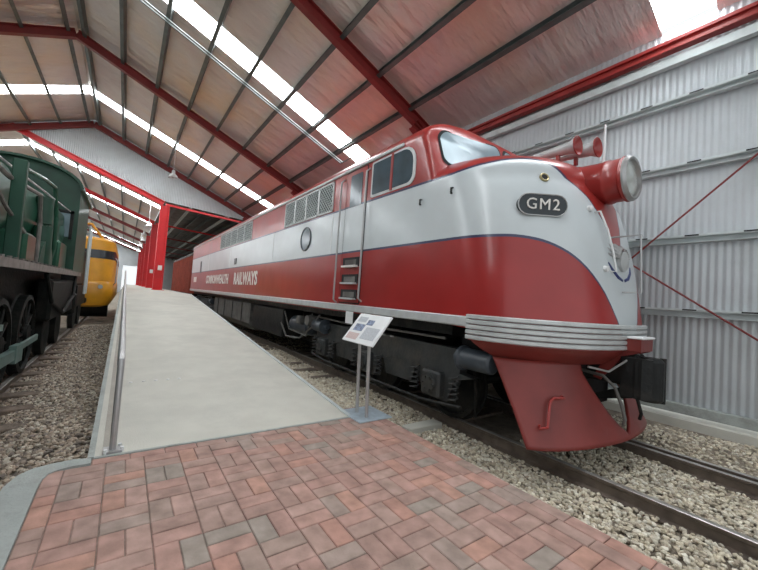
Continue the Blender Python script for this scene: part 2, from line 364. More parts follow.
# ================================================================== RAILS AND SLEEPERS
def rail(x, y0, y1, label, cat='rail', group=None):
    z = RAILZ; t = thing('rail', (x, y0, z-.15), label, cat, group)
    p = [(-.065, -.15), (.065, -.15), (.065, -.138), (.012, -.12), (.012, -.04), (.033, -.03), (.033, -.004), (-.033, -.004), (-.033, -.03), (-.012, -.04), (-.012, -.12), (-.065, -.138)]
    b = MB(); b.prism([(x+a, z+c) for a, c in p], 'y', y0, y1); obj('rail_web', b, 'rail', t)
    h = MB(); h.prism([(x-.033, z-.004), (x+.033, z-.004), (x+.024, z), (x-.024, z)], 'y', y0, y1); obj('rail_head', h, 'railtop', t)
    return t
LX = 4.62; GA = .775
rail(LX-GA, -2.5, 34, 'near rail beneath the red and white locomotive')
rail(LX+GA, -2.5, 34, 'far rail beneath the red and white locomotive, closest to the silver wall')
rail(LX+GA-.17, -2.5, 34, 'inner dual gauge rail right beside the far rail under the red locomotive')
rail(-1.27, 1.5, 40, 'rusty rail in brown gravel beside the green engine, nearest the ramp')
rail(-2.82, 1.5, 40, 'rusty rail on the hidden side of the green engine')
ORD = ('first', 'second', 'third', 'fourth', 'fifth', 'sixth', 'seventh', 'eighth', 'ninth', 'tenth', 'eleventh', 'twelfth', 'thirteenth', 'fourteenth')
for i in range(13):
    y = 3.59+i*.76
    sl = MB(); sl.box(3.22+random.uniform(-.06, .06), 6.1, y-.12, y+.12, -.50, -.325, 0, .012)
    tag(obj('sleeper', sl, 'wood'), 'dark timber sleeper under the red locomotive rails, %s along from the pale slab' % ORD[i], 'sleeper', 'sleepers under the red locomotive')
for i in range(13):
    y = 3.9+i*.72
    sl = MB(); sl.box(-3.3, -.74+random.uniform(-.08, .08), y-.11, y+.11, -.5, -.277 + random.uniform(-.01, .01), 0, .012)
    tag(obj('sleeper', sl, 'wood'), 'weathered sleeper sunk in brown gravel left of the ramp, %s counting from the paving' % ORD[i], 'sleeper', 'sleepers left of the ramp')
cs = MB(); cs.box(3.08, 3.66, 3.38, 3.56, -.36, -.262, 0, .01)
tag(obj('concrete_block', cs, 'concrete'), 'pale concrete slab lying in the gravel beside the brick paving', 'slab')

# ================================================================== SHED STRUCTURE
RX = -1.95; SL = .41; XR = 6.8; XL = -10.7; Y0 = -3.2; Y1 = 23.45
def rz(x, off=0): return 9.2 - SL*abs(x-RX) + off      # underside of the rafters (+off)
STR = [(-7.0, -6.1), (1.33, 2.0), (9.92, 10.75), (19.5, 20.3)]
def sheet(mb, x0, x1, y0, y1, off, th=.03):
    ps = [(x0, rz(x0, off)), (x1, rz(x1, off)), (x1, rz(x1, off+th)), (x0, rz(x0, off+th))]
    mb.prism(ps, 'y', y0, y1)
cuts = [Y0] + [v for s_ in STR[1:] for v in s_] + [Y1]
for name, xa, xb in (('ceiling', RX, XR+.1), ('ceiling_far', XL-.1, RX)):
    c = MB()
    for k in range(0, len(cuts), 2): sheet(c, xa, xb, cuts[k], cuts[k+1], .40)
    struct('ceiling', c, 'foil')
n_ = 0
for (a, b) in STR[1:]:
    for xa, xb in ((RX, XR-.05), (XL, RX)):
        n_ += 1; k = MB(); sheet(k, xa, xb, a, b, .43); struct('window_%d' % n_, k, 'skylight', label='white translucent skylight strip in the shed roof')
# aluminium edge flashing beside the second skylight strip
k = MB()
for yy in (10.95,):
    k.beam((RX, yy, rz(RX, .15)), (5.9, yy, rz(5.9, .15)), .05, .03); k.beam((RX, yy+.12, rz(RX, .15)), (5.9, yy+.12, rz(5.9, .15)), .04, .03)
k.cyl((5.9, 10.3, rz(5.9, .15)), (5.9, 11.1, rz(5.9, .15)), .02, n=8)
struct('trim_conduit', k, 'purlin')
# portal frames
for i, yf in enumerate((-1.15, 7.0, 15.2, 23.3)):
    for sgn, xe in ((1, XR-.12), (-1, XL+.12)):
        p = MB(); p.beam((RX, yf, rz(RX, .14)), (xe, yf, rz(xe, .14)), .17, .28, kind='I', t=.025)
        p.beam((xe-sgn*.9, yf, rz(xe-sgn*.9, -.02)), (xe, yf, rz(xe, -.25)), .17, .3, kind='I', t=.02)
        struct('roof_rafter', p, 'struct_red')
        q = MB(); q.beam((xe-sgn*.12, yf, BALZ-.06), (xe-sgn*.12, yf, rz(xe, .1)), .17, .3, upv=(1, 0, 0), kind='I', t=.025)
        struct('wall_column', q, 'struct_red')
# purlins
pz = []
kx = .38-1.05*2
while kx < XR-.4:
    pz.append(kx); kx += 1.05
for x in pz + [2*RX-x for x in pz if 2*RX-x > XL]:
    p = MB(); s_ = 1 if x > RX else -1
    p.beam((x, Y0, rz(x, .30)), (x, Y1, rz(x, .30)), .10, .18, upv=(SL*s_, 0, 1), kind='C', t=.012)
    struct('purlin', p, 'purlin')
# right wall: corrugated sheeting on girts
def corrugated(x, y0, y1, z0, z1f, amp=.0045, pitch=.086, n=6):
    mb = MB(); ys = []; y = y0
    while y < y1: ys.append(y); y += pitch/n
    lo = [(x+amp*cos(2*pi*v/pitch), v, z0) for v in ys]; hi = [(x+amp*cos(2*pi*v/pitch), v, z1f(v)) for v in ys]
    mb.grid([lo, hi]); mb.grid([[(p[0]+.004, p[1], p[2]) for p in lo], [(p[0]+.004, p[1], p[2]) for p in hi]]); return mb
struct('wall_right', corrugated(XR+.02, Y0, Y1, .12, lambda v: rz(XR, .42)), 'sheet', True)
struct('wall_left', corrugated(XL-.02, Y0, 72, .0, lambda v: rz(XL, .6), pitch=.16), 'sheet', True)
for z in (1.46, 2.56, 3.67, 4.74):
    g = MB(); g.beam((XR-.06, Y0, z), (XR-.06, Y1, z), .1, .09, upv=(0, 0, 1), kind='C', t=.008)
    g.box(XR-.115, XR-.108, Y0, Y1, z+.045, z+.075)
    struct('wall_girt', g, 'girt')
    b = MB()
    for k2 in range(14): b.box(XR-.119, XR-.112, k2*.62+.2, k2*.62+.36, z+.048, z+.068)
    struct('trim_girt_slots', b, 'dark')
struct('trim_eave_beam', MB().beam((XR-.12, Y0, 5.66), (XR-.12, Y1, 5.66), .14, .17, kind='I', t=.05), 'red')
struct('trim_eave_channel', MB().beam((XR-.07, Y0, 5.42), (XR-.07, Y1, 5.42), .1, .13, kind='box'), 'girt')
struct('baseboard_right', MB().box(XR-.1, XR-.02, Y0, Y1, .0, .14, 0, .01), 'kerb')
struct('trim_wall_footing', MB().box(XR-.2, XR+.3, Y0, Y1, -.6, -.04, 0, .02), 'concrete')
def rod(p0, p1, label):
    t = MB(); t.cyl(p0, p1, .013, n=8); tag(obj('bracing_rod', t, 'struct_red'), label, 'rod')
rod((6.6, 4.3, .35), (6.6, -.6, 5.0), 'thin red diagonal rod rising to the right across the silver wall')
rod((6.56, 4.3, 3.7), (6.56, -.6, .15), 'thin red diagonal rod falling to the right across the silver wall')
tag(obj('wall_conduit', MB().cyl((6.69, 2.75, 3.1), (6.69, 2.75, 4.74), .022, n=8), 'white'), 'short white vertical conduit on the silver wall above the nose', 'pipe')
# gable infill closing the tall shed, above the lower roofs
gi = MB(); AX = 1.5; AZ = 5.98
LSL = .365
gp = []
def lowz(x): return AZ + (AX-x)*LSL if x < AX else AZ - (x-AX)*.06
xs = [XL+i*.041 for i in range(int((XR-XL)/.041)+1)]
lo = []; hi = []
for i, x in enumerate(xs):
    a = lowz(x) if x > -5 else lowz(-5) - (-5-x)*LSL
    h = rz(x, .41)
    lo.append((x, 23.48+.012*cos(i*pi/1.0), min(a+.12, h-.01))); hi.append((x, 23.48+.012*cos(i*pi/1.0), h))
gi.grid([lo, hi]); struct('wall_gable', gi, 'sheet')
# lower shed beyond: red columns, rafters, roof with skylight strips
LX0, LX1 = -12.0, -5.0
def lz2(x): return lowz(x) if x > LX1 else lowz(LX1) - (LX1-x)*LSL
YB = [23.5+8.1*i for i in range(7)]; YB2 = 72.3
def roofstrip(xa, xb, ya, yb, off): return MB().prism([(xa, lz2(xa)+off), (xb, lz2(xb)+off), (xb, lz2(xb)+off+.03), (xa, lz2(xa)+off+.03)], 'y', ya, yb)
for xa, xb in ((LX1, AX), (LX0, LX1)):
    c = MB()
    y = 23.5
    for i in range(6):
        a = YB[i]+3.6; 
        for u, v in ((y, a),): 
            q = roofstrip(xa, xb, u, v, .45); c.add(q.v, q.f)
        y = a+.9
        n_ += 1; struct('window_%d' % n_, roofstrip(xa, xb, a, a+.9, .46), 'skylight', label='translucent skylight strip in the lower roof beyond the red columns')
    q = roofstrip(xa, xb, y, YB2, .45); c.add(q.v, q.f); struct('ceiling', c, 'foil')
struct('ceiling', roofstrip(AX, 12, 23.5, YB2, .3), 'darkroof')
for i in range(6):
    y = YB[i]
    b = MB(); b.beam((AX-.1, y, lz2(AX)-.02), (LX1, y, lz2(LX1)-.02), .2, .26, kind='I', t=.04); struct('roof_rafter', b, 'bright_red' if i < 2 else 'struct_red')
    b = MB(); b.beam((LX1, y, lz2(LX1)-.02), (LX0, y, lz2(LX0)-.02), .2, .26, kind='I', t=.04); struct('roof_rafter', b, 'struct_red')
    b = MB(); b.beam((AX, y, AZ-.05), (6.9, y, lz2(6.9)-.05), .1, .12); struct('roof_tie_beam', b, 'bright_red' if i < 2 else 'struct_red')
for k2 in range(6):
    x = 0.4-1.05*k2; b = MB(); b.beam((x, 23.5, lz2(x)+.28), (x, YB2, lz2(x)+.28), .07, .18, kind='C', t=.012); struct('purlin', b, 'purlin')
for k2 in range(8):
    x = 2.1+.7*k2; b = MB(); b.beam((x, 23.5, lz2(x)+.15), (x, YB2, lz2(x)+.15), .09, .2, kind='C', t=.02); struct('purlin', b, 'girt' if k2 % 3 == 1 else 'purlin')
for i in range(6):
    t = thing('red_column', (AX, YB[i], 1.03), 'bright red steel column standing on the platform, %s' % ('nearest of the row', 'second of the row', 'third of the row', 'fourth of the row', 'fifth of the row', 'sixth and last of the row')[i], 'column', 'red columns on the platform')
    b = MB(); b.beam((AX-.02, YB[i], 1.04), (AX-.02, YB[i], 5.85), .30, .46, upv=(1, 0, 0), kind='I', t=.05); obj('column_shaft', b, 'bright_red', t)
    obj('base_plate', MB().box(AX-.3, AX+.3, YB[i]-.2, YB[i]+.2, 1.03, 1.06), 'bright_red', t)
    if i < 2: obj('switch_box', MB().box(AX-.1, AX+.1, YB[i]-.24, YB[i]-.15, 2.15, 2.42, 0, .01), 'white', t)
# far end wall with the bright doorway
fe = MB(); fe.box(-12, -.55, 72.2, 72.4, -.4, 9.5); fe.box(1.75, 9, 72.2, 72.4, -.4, 9.5); fe.box(-.55, 1.75, 72.2, 72.4, 4.1, 9.5)
struct('wall_far', fe, 'sheet')
struct('wall_right_far', MB().box(8.2, 8.3, 23.6, 72.3, -.4, 6.2), 'darkroof')

# pendant lamps
def pendant(x, y, z, top, label, group=None):
    t = thing('pendant_lamp', (x, y, z), label, 'lamp', group)
    obj('lamp_shade', MB().lathe((x, y, z), (0, 0, 1), [(0, .19), (.02, .2), (.1, .16), (.2, .07), (.34, .06), (.36, 0)], 16), 'white', t, True)
    obj('bulb', MB().lathe((x, y, z+.02), (0, 0, 1), [(-.05, 0), (-.03, .05), (.02, .06), (.1, .04)], 12), 'lens', t, True)
    obj('cord', MB().cyl((x, y, z+.34), (x, y, top), .012, n=6), 'white', t)
    return t
pendant(1.36, 18.4, 6.2, rz(1.36, .40), 'white bell-shaped pendant lamp hanging alone under the tall roof')
pw = ['nearest the front column', 'between the first columns', 'behind the second column', 'far down the row', 'last and farthest']
for i, (y, x) in enumerate(((28, .95), (33.5, .9), (38, .95), (44, .95), (52, .95))):
    pendant(x, y, 5.15, lz2(x)+.45, 'small white lamp beside the red column row, %s' % pw[i], 'white lamps along the red columns')

# ================================================================== RED AND WHITE LOCOMOTIVE
HW = 1.5; YC = 23.3; ZS = 1.02        # half width, rear end, sill
loco = thing('diesel_locomotive', (LX, 10, RAILZ), 'red and white streamlined diesel locomotive with bulldog nose numbered GM2', 'locomotive')
PL = [(0, .88), (5, 1.12), (15, 1.58), (26, 1.88), (40, 2.06), (55, 2.13), (72, 2.14), (90, 2.14)]
PU = [(0, 1.95), (6, 2.4), (14, 2.74), (25, 2.97), (36, 3.07), (50, 3.09), (70, 3.01), (90, 2.95)]
def interp(T, a):
    if a <= T[0][0]: return T[0][1]
    for (x0, y0), (x1, y1) in zip(T, T[1:]):
        if a <= x1: return y0 + (y1-y0)*(a-x0)/(x1-x0)
    return T[-1][1]
def spline(T, a):          # smooth Hermite through the table
    n = len(T); i = max(0, min(n-2, next((k for k in range(n-1) if a <= T[k+1][0]), n-2)))
    def sl(k):
        if k <= 0: return (T[1][1]-T[0][1])/(T[1][0]-T[0][0])
        if k >= n-1: return 0.0
        return (T[k+1][1]-T[k-1][1])/(T[k+1][0]-T[k-1][0])
    (x0, y0), (x1, y1) = T[i], T[i+1]; h = x1-x0; t = max(0, min(1, (a-x0)/h))
    return y0*(2*t**3-3*t*t+1)+h*sl(i)*(t**3-2*t*t+t)+y1*(3*t*t-2*t**3)+h*sl(i+1)*(t**3-t*t)
def Yf(z):
    return interp([(0.8, 1.58), (1.0, 1.55), (1.25, 1.56), (1.6, 1.61), (2.0, 1.68), (2.4, 1.77), (2.7, 1.87), (2.9, 1.98)], z)
def nose_rings():
    R = []
    zs = [ZS-.04, 1.1, 1.2, 1.3, 1.45, 1.6, 1.8, 2.0, 2.2, 2.4, 2.55, 2.7, 2.8, 2.9]
    for z in zs: R.append((z, HW, Yf(z), 0.0))
    for k in range(1, 15):
        ph = k/14*pi/2; R.append((2.9+.36*sin(ph), HW*cos(ph)**.95 if k < 14 else .001, 1.98+.42*(1-cos(ph)), sin(ph)))
    return R
NQ = 30; NB = 4.25
def ring_pts(z, wd, yf, tl, D=1.15, n=2.25, yb=NB):
    q = []
    D = D*(1-.35*tl)
    for i in range(NQ+1):
        th = (i/NQ)*pi/2; x = wd*sin(th)**(2/n) if i else 0; y = yf + D*(1-cos(th)**(2/n)) if i < NQ else yf+D
        q.append((x, y, math.degrees(th)))
    for j in range(1, 4): q.append((wd, q[NQ][1] + (yb-q[NQ][1])*j/3, 90.0))
    out = []
    if yb < yf+D:      # the panel ends before the curve meets the side: cut it there
        k = next(i for i in range(len(q)) if q[i][1] > yb); t = (yb-q[k-1][1])/(q[k][1]-q[k-1][1]); cut = tuple(q[k-1][c]+(q[k][c]-q[k-1][c])*t for c in range(3)); q = q[:k]+[cut]*(len(q)-k)
    for x, y, th in q: out.append((x, y, z + .16*(y-2.1)*tl, th))
    return out
def mirror_row(half):   # from near side (-x) over the centre to the far side
    return [(LX-x, y, z) for x, y, z, t in half[::-1]] + [(LX+x, y, z) for x, y, z, t in half[1:]], [t for *_, t in half[::-1]] + [t for *_, t in half[1:]]
def build_livery(name, rows, ths, parent, extra=None):
    mb = MB(); mb.grid(rows); lo = []; hi = []
    for r, tt in zip(rows, ths):
        for p, t in zip(r, tt): lo.append(p[2]-spline(PL, t)); hi.append(spline(PU, t)-p[2])
    if extra: mb.add(*extra); lo += [p[2]-2.14 for p in extra[0]]; hi += [2.95-p[2] for p in extra[0]]
    return obj(name, mb, 'livery', parent, True, {'dlow': lo, 'dup': hi}, 50)
rows = []; ths = []
for z, wd, yf, tl in nose_rings():
    r, t = mirror_row(ring_pts(z, wd, yf, tl, yb=2.59 if z < 1.15 else NB)); rows.append(r); ths.append(t)
nose = build_livery('nose', rows, ths, loco)
# cab: vertical sides to the cant rail, raked windscreen front, arched roof
def roofprof(k, n=14, wtop=HW):   # k 0..1 over the arch
    a = k*pi/2; return wtop*cos(a)**.75, 3.60+.40*sin(a)**.8
cabr = []
for z in (2.9, 2.95, 3.1, 3.25, 3.4, 3.5, 3.6): cabr.append((z, HW, 3.28+.34*(z-3.3), 0))
for k in range(1, 11):
    wd, z = roofprof(k/10); cabr.append((z, max(wd, .002), 3.38+.22*(1-cos(k/10*pi/2)), k/10))
rows = []; ths = []
for z, wd, yf, a in cabr:
    half = []
    D = .36; n = 6.0
    for i in range(25):
        th = (i/24)*pi/2; half.append((wd*sin(th)**(2/n) if i else 0, yf + D*(1-cos(th)**(2/n)) if i < 24 else yf+D, z, 90.0))
    for y in (4.25,): half.append((wd, y, z, 90.0))
    r, t = mirror_row(half); rows.append(r); ths.append(t)
cab = build_livery('cab', rows, ths, loco)
def arch_w(z):
    s_ = max(0, min(.999, (z-3.6)/.40)); a = math.asin(s_**1.25); return a, HW*cos(a)**.75
def cab_surf(x, z, off=0):          # point on the windscreen face at lateral offset x
    a, wd = arch_w(z) if z > 3.6 else (0, HW); yb = 3.28+.34*(z-3.3) if z < 3.6 else 3.38+.22*(1-cos(a))
    k = min(1, abs(x)/wd)**(6.0/2); th = math.asin(min(1, k)); y = yb + .36*(1-cos(th)**(2/6.0))
    return (LX+x, y-off, z)
# long carbody
sec = [(-HW, 1.10), (-HW, 2.14), (-HW, 2.95), (-HW, 3.60)] + [(-roofprof(k/10)[0], roofprof(k/10)[1]) for k in range(1, 10)] + [(0, 4.00)]
sec = sec + [(-x, z) for x, z in sec[:-1][::-1]]
NS = [4.25, 5.9, 8, 11, 14, 17, 20, YC]
rows = [[(LX+x, y, z) for x, z in sec] for y in NS]; n = len(sec)
mb = MB(); mb.grid(rows); mb.add(rows[-1], [tuple(range(n))])
obj('carbody', mb, 'livery', loco, True, {'dlow': [p[2]-2.14 for p in mb.v], 'dup': [2.95-p[2] for p in mb.v]}, 50)
XS = LX-HW     # near side plane
# trims
obj('side_sill', MB().box(XS-.03, XS+.05, 2.59, YC, 1.12, 1.235, 0, .012).box(LX+HW-.05, LX+HW+.03, 2.59, YC, 1.12, 1.235, 0, .012), 'silver', loco)
obj('roof_trim', MB().box(XS-.025, XS+.02, 3.95, YC, 3.60, 3.65, 0, .01).box(LX+HW-.02, LX+HW+.025, 3.95, YC, 3.6, 3.65, 0, .01), 'silver', loco)
fb = MB()
def flute(z0, z1, out):
    R = []
    prof_ = [(z0, 0), (z0, out*.7), (z0+(z1-z0)*.2, out), (z1-(z1-z0)*.2, out), (z1, out*.7), (z1, 0)]
    for z, o_ in prof_:
        half = ring_pts(1.1, HW+o_, Yf(1.1)-o_, 0, yb=2.60); r, t = mirror_row([(a, b, z, c) for a, b, _, c in half]); R.append(r)
    fb.grid(R)
for k in range(5): flute(.99+k*.056, .99+k*.056+.048, .04)
obj('fluted_band', fb, 'silver', loco, True, sharp=30)
# apron under the band, then the flared pilot
ap = []
for z, o_ in ((1.0, .0), (.95, -.02), (.88, -.08), (.80, -.17)):
    half = ring_pts(z, HW+o_, Yf(1.0)-o_*1.2, 0, yb=2.58-(1.0-z)*.9); ap.append(mirror_row([(a, b, z, c) for a, b, _, c in half])[0])
mb = MB(); mb.grid(ap); obj('apron', mb, 'pilot', loco, True)
def pil_prof(t): return HW-.17+.09*t, 1.80-.30*t**1.25, .80-.30*t, 2.25-.42*t
pil = []
for k in range(21):
    t = k/20; z = .82-.80*t
    wd, yf, D, n = pil_prof(t)
    half = ring_pts(z, wd, yf, 0, D=D, n=n, yb=2.40-.50*t)
    pil.append([(a, b, z, c) for a, b, _, c in half])
def resample(P, n):
    L_ = [0]
    for a, b in zip(P, P[1:]): L_.append(L_[-1]+math.dist(a, b))
    out = []; k = 0
    for i in range(n):
        d = L_[-1]*i/(n-1)
        while k < len(P)-2 and L_[k+1] < d: k += 1
        t = (d-L_[k])/max(1e-9, L_[k+1]-L_[k]); out.append(tuple(P[k][q]+(P[k+1][q]-P[k][q])*t for q in range(3)))
    return out
mb = MB(); hl_, hr_ = [], []
for r in pil:
    z = r[0][2]; xo = 0 if z < .09 else .50*min(1, ((z-.09)/.62))**.62
    P = [(a, b, c) for a, b, c, _ in r]
    if xo > 0:
        k = next(i for i in range(len(P)) if P[i+1][0] >= xo); t = (xo-P[k][0])/(P[k+1][0]-P[k][0]); P = [tuple(P[k][q]+(P[k+1][q]-P[k][q])*t for q in range(3))]+P[k+1:]
    Q = resample(P, 34); hl_.append([(LX-a, b, c) for a, b, c in Q]); hr_.append([(LX+a, b, c) for a, b, c in Q])
mb.grid(hl_); mb.grid(hr_)
pilot = obj('pilot', mb, 'pilot', loco, True)
sm = pilot.modifiers.new('thickness', 'SOLIDIFY'); sm.thickness = .03; sm.offset = -1
obj('undertray', MB().box(LX-1.0, LX+1.0, 2.5, 3.1, .75, 1.05), 'dark', loco)
obj('underframe', MB().box(LX-1.3, LX+1.3, 3.0, YC-.1, .98, 1.12), 'black', loco)
# headlight
hl = MB(); hc = (LX, 1.60, 2.95)
hl.lathe(hc, (0, 1, 0), [(.0, .235), (.0, .255), (.05, .265), (.07, .25), (.18, .25), (.2, .262), (.24, .262), (.26, .25), (.5, .262), (.75, .32), (1.1, .42)], 32)
hd = obj('headlight', hl, 'red', loco, True)
obj('headlight_rim', MB().lathe(hc, (0, 1, 0), [(.03, .2), (-.025, .215), (-.03, .24), (0, .262), (.02, .262)], 32), 'steel', hd, True)
obj('headlight_lens', MB().lathe(hc, (0, 1, 0), [(-.005, .0), (0, .12), (.012, .2), (.02, .225)], 32), 'lens', hd, True)
# nose surface lookup by ring angle
def nose_at(th, z, off=0):
    def pt(th_):
        n = 2.25; a = radians(th_); D = 1.15
        return Vector((-HW*sin(a)**(2/n), Yf(z)+D*(1-cos(a)**(2/n)), z))
    p = pt(th); t = (pt(th+.5)-pt(th-.5)).normalized() if th > .6 else Vector((-1, 0, 0)); nrm = Vector((t.y, -t.x, 0)).normalized()
    if nrm.y > 0: nrm = -nrm
    return Vector((LX, 0, 0))+p+nrm*off, t, nrm
# GM2 number board
NBT, NBZ = 42.3, 2.485
c_, t_, n__ = nose_at(NBT, NBZ, .02); t_ = -t_     # text runs from the side towards the centre
def nb_place(co, off=0): return c_ + t_*co.x*.92 + Vector((0, 0, 1))*co.y*.92 + n__*(co.z+off)
def pill(w2, h, d0, d1, n=10):
    P = []
    for i in range(n+1): a = -pi/2+pi*i/n; P.append((w2+h*cos(a), h*sin(a)))
    for i in range(n+1): a = pi/2+pi*i/n; P.append((-w2+h*cos(a), h*sin(a)))
    mb = MB(); L_ = len(P)
    V = [nb_place(Vector((x, y, d))) for d in (d0, d1) for x, y in P]
    mb.add(V, [tuple(range(L_))[::-1], tuple(range(L_, 2*L_))] + [(i, (i+1) % L_, L_+(i+1) % L_, L_+i) for i in range(L_)]); return mb
nbp = obj('number_board', pill(.165, .118, -.06, .02), 'black_gloss', loco)
obj('number_text', text_mb('GM2', .185, lambda co: nb_place(co, .026), .006, .0, 1.16), 'cream', nbp)
obj('board_rim', MB().tube([nb_place(Vector((x*1, y, .022))) for x, y in [(-.165+.125*cos(pi/2+pi*i/8), .125*sin(pi/2+pi*i/8)) for i in range(9)] + [(.165+.125*cos(-pi/2+pi*i/8), .125*sin(-pi/2+pi*i/8)) for i in range(9)] + [(-.165, .125)]], .007, 6), 'steel', nbp)
# class light above it
c2, t2, n2_ = nose_at(35, 2.84, -.01)
ml = obj('marker_light', MB().lathe(c2, n2_+Vector((0, 0, .35)), [(-.05, .055), (.03, .055), (.035, .045), (.03, .035)], 16), 'brass', loco, True)
obj('marker_lens', MB().lathe(c2, n2_+Vector((0, 0, .35)), [(.032, 0), (.025, .045)], 12), 'dark', ml)
# windscreens
def pane(x0, x1, z0, z1, off, m, cut=.12, nx=8, nz=5, grow=0):
    mb = MB(); P = []
    pts = []
    x0 -= grow; x1 += grow; z0 -= grow; z1 += grow; r_ = cut
    for cx, cz, a0 in ((x1-r_, z1-r_, 0), (x0+r_, z1-r_, 90), (x0+r_, z0+r_, 180), (x1-r_, z0+r_, 270)):
        for i in range(6): a = radians(a0+18*i); pts.append((cx+r_*cos(a), cz+r_*sin(a)))
    zt = z1; pts = [(x, z0+(z-z0)*((3.68+.16*(1-(x/1.36)**2)+grow-z0)/(zt-z0))) for x, z in pts]
    cx = (x0+x1)/2; cz = (z0+z1)/2; rings = []
    for s_ in (0, .25, .5, .75, 1): rings.append([cab_surf(cx+(x-cx)*s_, cz+(z-cz)*s_, off) for x, z in pts])
    mb.grid(rings, close=True); return mb
for s_ in (-1, 1):
    a, b = (.05, 1.33) if s_ > 0 else (-1.33, -.05)
    o = obj('windscreen', pane(a, b, 3.22, 3.74, .018, 0), 'glass', loco, True)
    obj('gasket', pane(a, b, 3.22, 3.74, .008, 0, grow=.03), 'dark', o, True)
# side window, door and door window on both sides
def side_x(sd, off): return LX + sd*(HW+off)
def side_panel(sd, y0, y1, z0, z1, off, r_=.06, th=.012, rr=None):
    pts = []
    rs = rr or (r_, r_, r_, r_)
    for (cy, cz, a0), r_ in zip(((y1, z1, 0), (y0, z1, 90), (y0, z0, 180), (y1, z0, 270)), rs):
        ey = -r_ if a0 in (0, 270) else r_; ez = -r_ if a0 in (0, 90) else r_
        for i in range(6): a = radians(a0+18*i); pts.append((cy+ey+r_*cos(a), cz+ez+r_*sin(a)))
    mb = MB(); mb.prism(pts, 'x', side_x(sd, off-th), side_x(sd, off)); return mb
for sd in (-1, 1):
    f_ = obj('side_window', side_panel(sd, 3.66, 4.74, 2.99, 3.57, .01, rr=(.04, .26, .14, .04)), 'silver', loco)
    g_ = obj('pane', side_panel(sd, 3.72, 4.70, 3.03, 3.54, .014, rr=(.03, .22, .12, .03)), 'glass_dark', f_)
    obj('window_bar', MB().box(min(side_x(sd, .01), side_x(sd, .024)), max(side_x(sd, .01), side_x(sd, .024)), 4.17, 4.22, 3.0, 3.56), 'red', f_)
    dm = MB(); q = side_panel(sd, 4.88, 5.52, 1.27, 3.57, .012, .03); dm.add(q.v, q.f)
    dr = obj('cab_door', dm, 'livery', loco, False, {'dlow': [p[2]-2.14 for p in dm.v], 'dup': [2.95-p[2] for p in dm.v]})
    obj('door_window', side_panel(sd, 5.0, 5.38, 2.94, 3.5, .018, .03), 'glass_dark', dr)
    obj('door_surround', MB().add(*(lambda a: (a.v, a.f))(side_panel(sd, 4.86, 5.54, 1.25, 3.59, .006, .03))), 'dark', dr)
    for yy, za in ((4.80, 1.3), (5.62, 1.25)):
        x_ = side_x(sd, .07); obj('grab_rail', MB().tube([(side_x(sd, 0), yy, za), (x_, yy, za+.05), (x_, yy, 3.44), (side_x(sd, 0), yy, 3.5)], .016, 8), 'steel', loco)
    for k, zz in enumerate((1.42, 1.68, 1.97)):
        st = obj('door_step', MB().box(min(side_x(sd, 0), side_x(sd, .03)), max(side_x(sd, 0), side_x(sd, .03)), 4.93, 5.45, zz-.09, zz+.07), 'dark', loco)
        obj('step_tread', MB().box(min(side_x(sd, .0), side_x(sd, .09)), max(side_x(sd, 0), side_x(sd, .09)), 4.95, 5.40, zz-.10, zz-.07), 'silver' if k != 2 else 'cream', st)
        obj('toe_plate', MB().box(min(side_x(sd, .03), side_x(sd, .034)), max(side_x(sd, .03), side_x(sd, .034)), 5.0, 5.36, zz-.06, zz+.03), 'tank', st)
    # air intake grilles
    for y0, y1, z0, z1, np_ in ((6.02, 8.55, 2.98, 3.57, 4), (11.4, 15.9, 2.98, 3.57, 5)):
        wdt = (y1-y0)/np_
        for k in range(np_):
            a, b = y0+k*wdt, y0+(k+1)*wdt
            fr = MB(); xo = sorted((side_x(sd, -.0), side_x(sd, .02)))
            fr.box(*xo, a, a+.035, z0, z1); fr.box(*xo, b-.035, b, z0, z1); fr.box(*xo, a, b, z0, z0+.03); fr.box(*xo, a, b, z1-.03, z1)
            fo = obj('grille_panel', fr, 'silver', loco)
            xi = sorted((side_x(sd, -.0), side_x(sd, .004))); obj('grille_back', MB().box(*xi, a+.03, b-.03, z0+.02, z1-.02), 'dark', fo)
            sl = MB(); xm = side_x(sd, .012); nd = 6
            hgt = z1-z0-.06; wd_ = b-a-.07
            for q in range(-nd, nd):
                for dr_ in (1, -1):
                    # diagonal wires clipped to the panel
                    t0 = q/nd*wd_*1.0; p0 = [t0, 0]; p1 = [t0+hgt, hgt]
                    if p0[0] < 0: p0 = [0, -t0]
                    if p1[0] > wd_: p1 = [wd_, wd_-t0]
                    if p0[1] >= hgt or p1[1] <= p0[1]: continue
                    f2 = (lambda u: a+.035+u) if dr_ > 0 else (lambda u: b-.035-u)
                    sl.cyl((xm, f2(p0[0]), z0+.03+p0[1]), (xm, f2(p1[0]), z0+.03+p1[1]), .007, n=4, cap=False)
            obj('grille_mesh', sl, 'girt', fo)
    # porthole, vent and lettering
    for py_, pz_, pr_ in ((7.19, 2.56, .235),):
        po = obj('porthole', MB().lathe((side_x(sd, 0), py_, pz_), (sd, 0, 0), [(0, pr_+.03), (.02, pr_+.03), (.025, pr_), (.01, pr_)], 28), 'cylinder', loco, True)
        obj('porthole_glass', MB().lathe((side_x(sd, .012), py_, pz_), (sd, 0, 0), [(0, 0), (0, pr_)], 28), 'glass_dark', po)
    for (py_, pz_, a_, b_) in ((13.2, 2.36, .14, .11), (20.3, 2.40, .16, .3)):
        x2 = sorted((side_x(sd, 0), side_x(sd, .02))); obj('body_vent', MB().box(*x2, py_-a_, py_+a_, pz_-b_, pz_+b_, 0, .008), 'cylinder', loco)
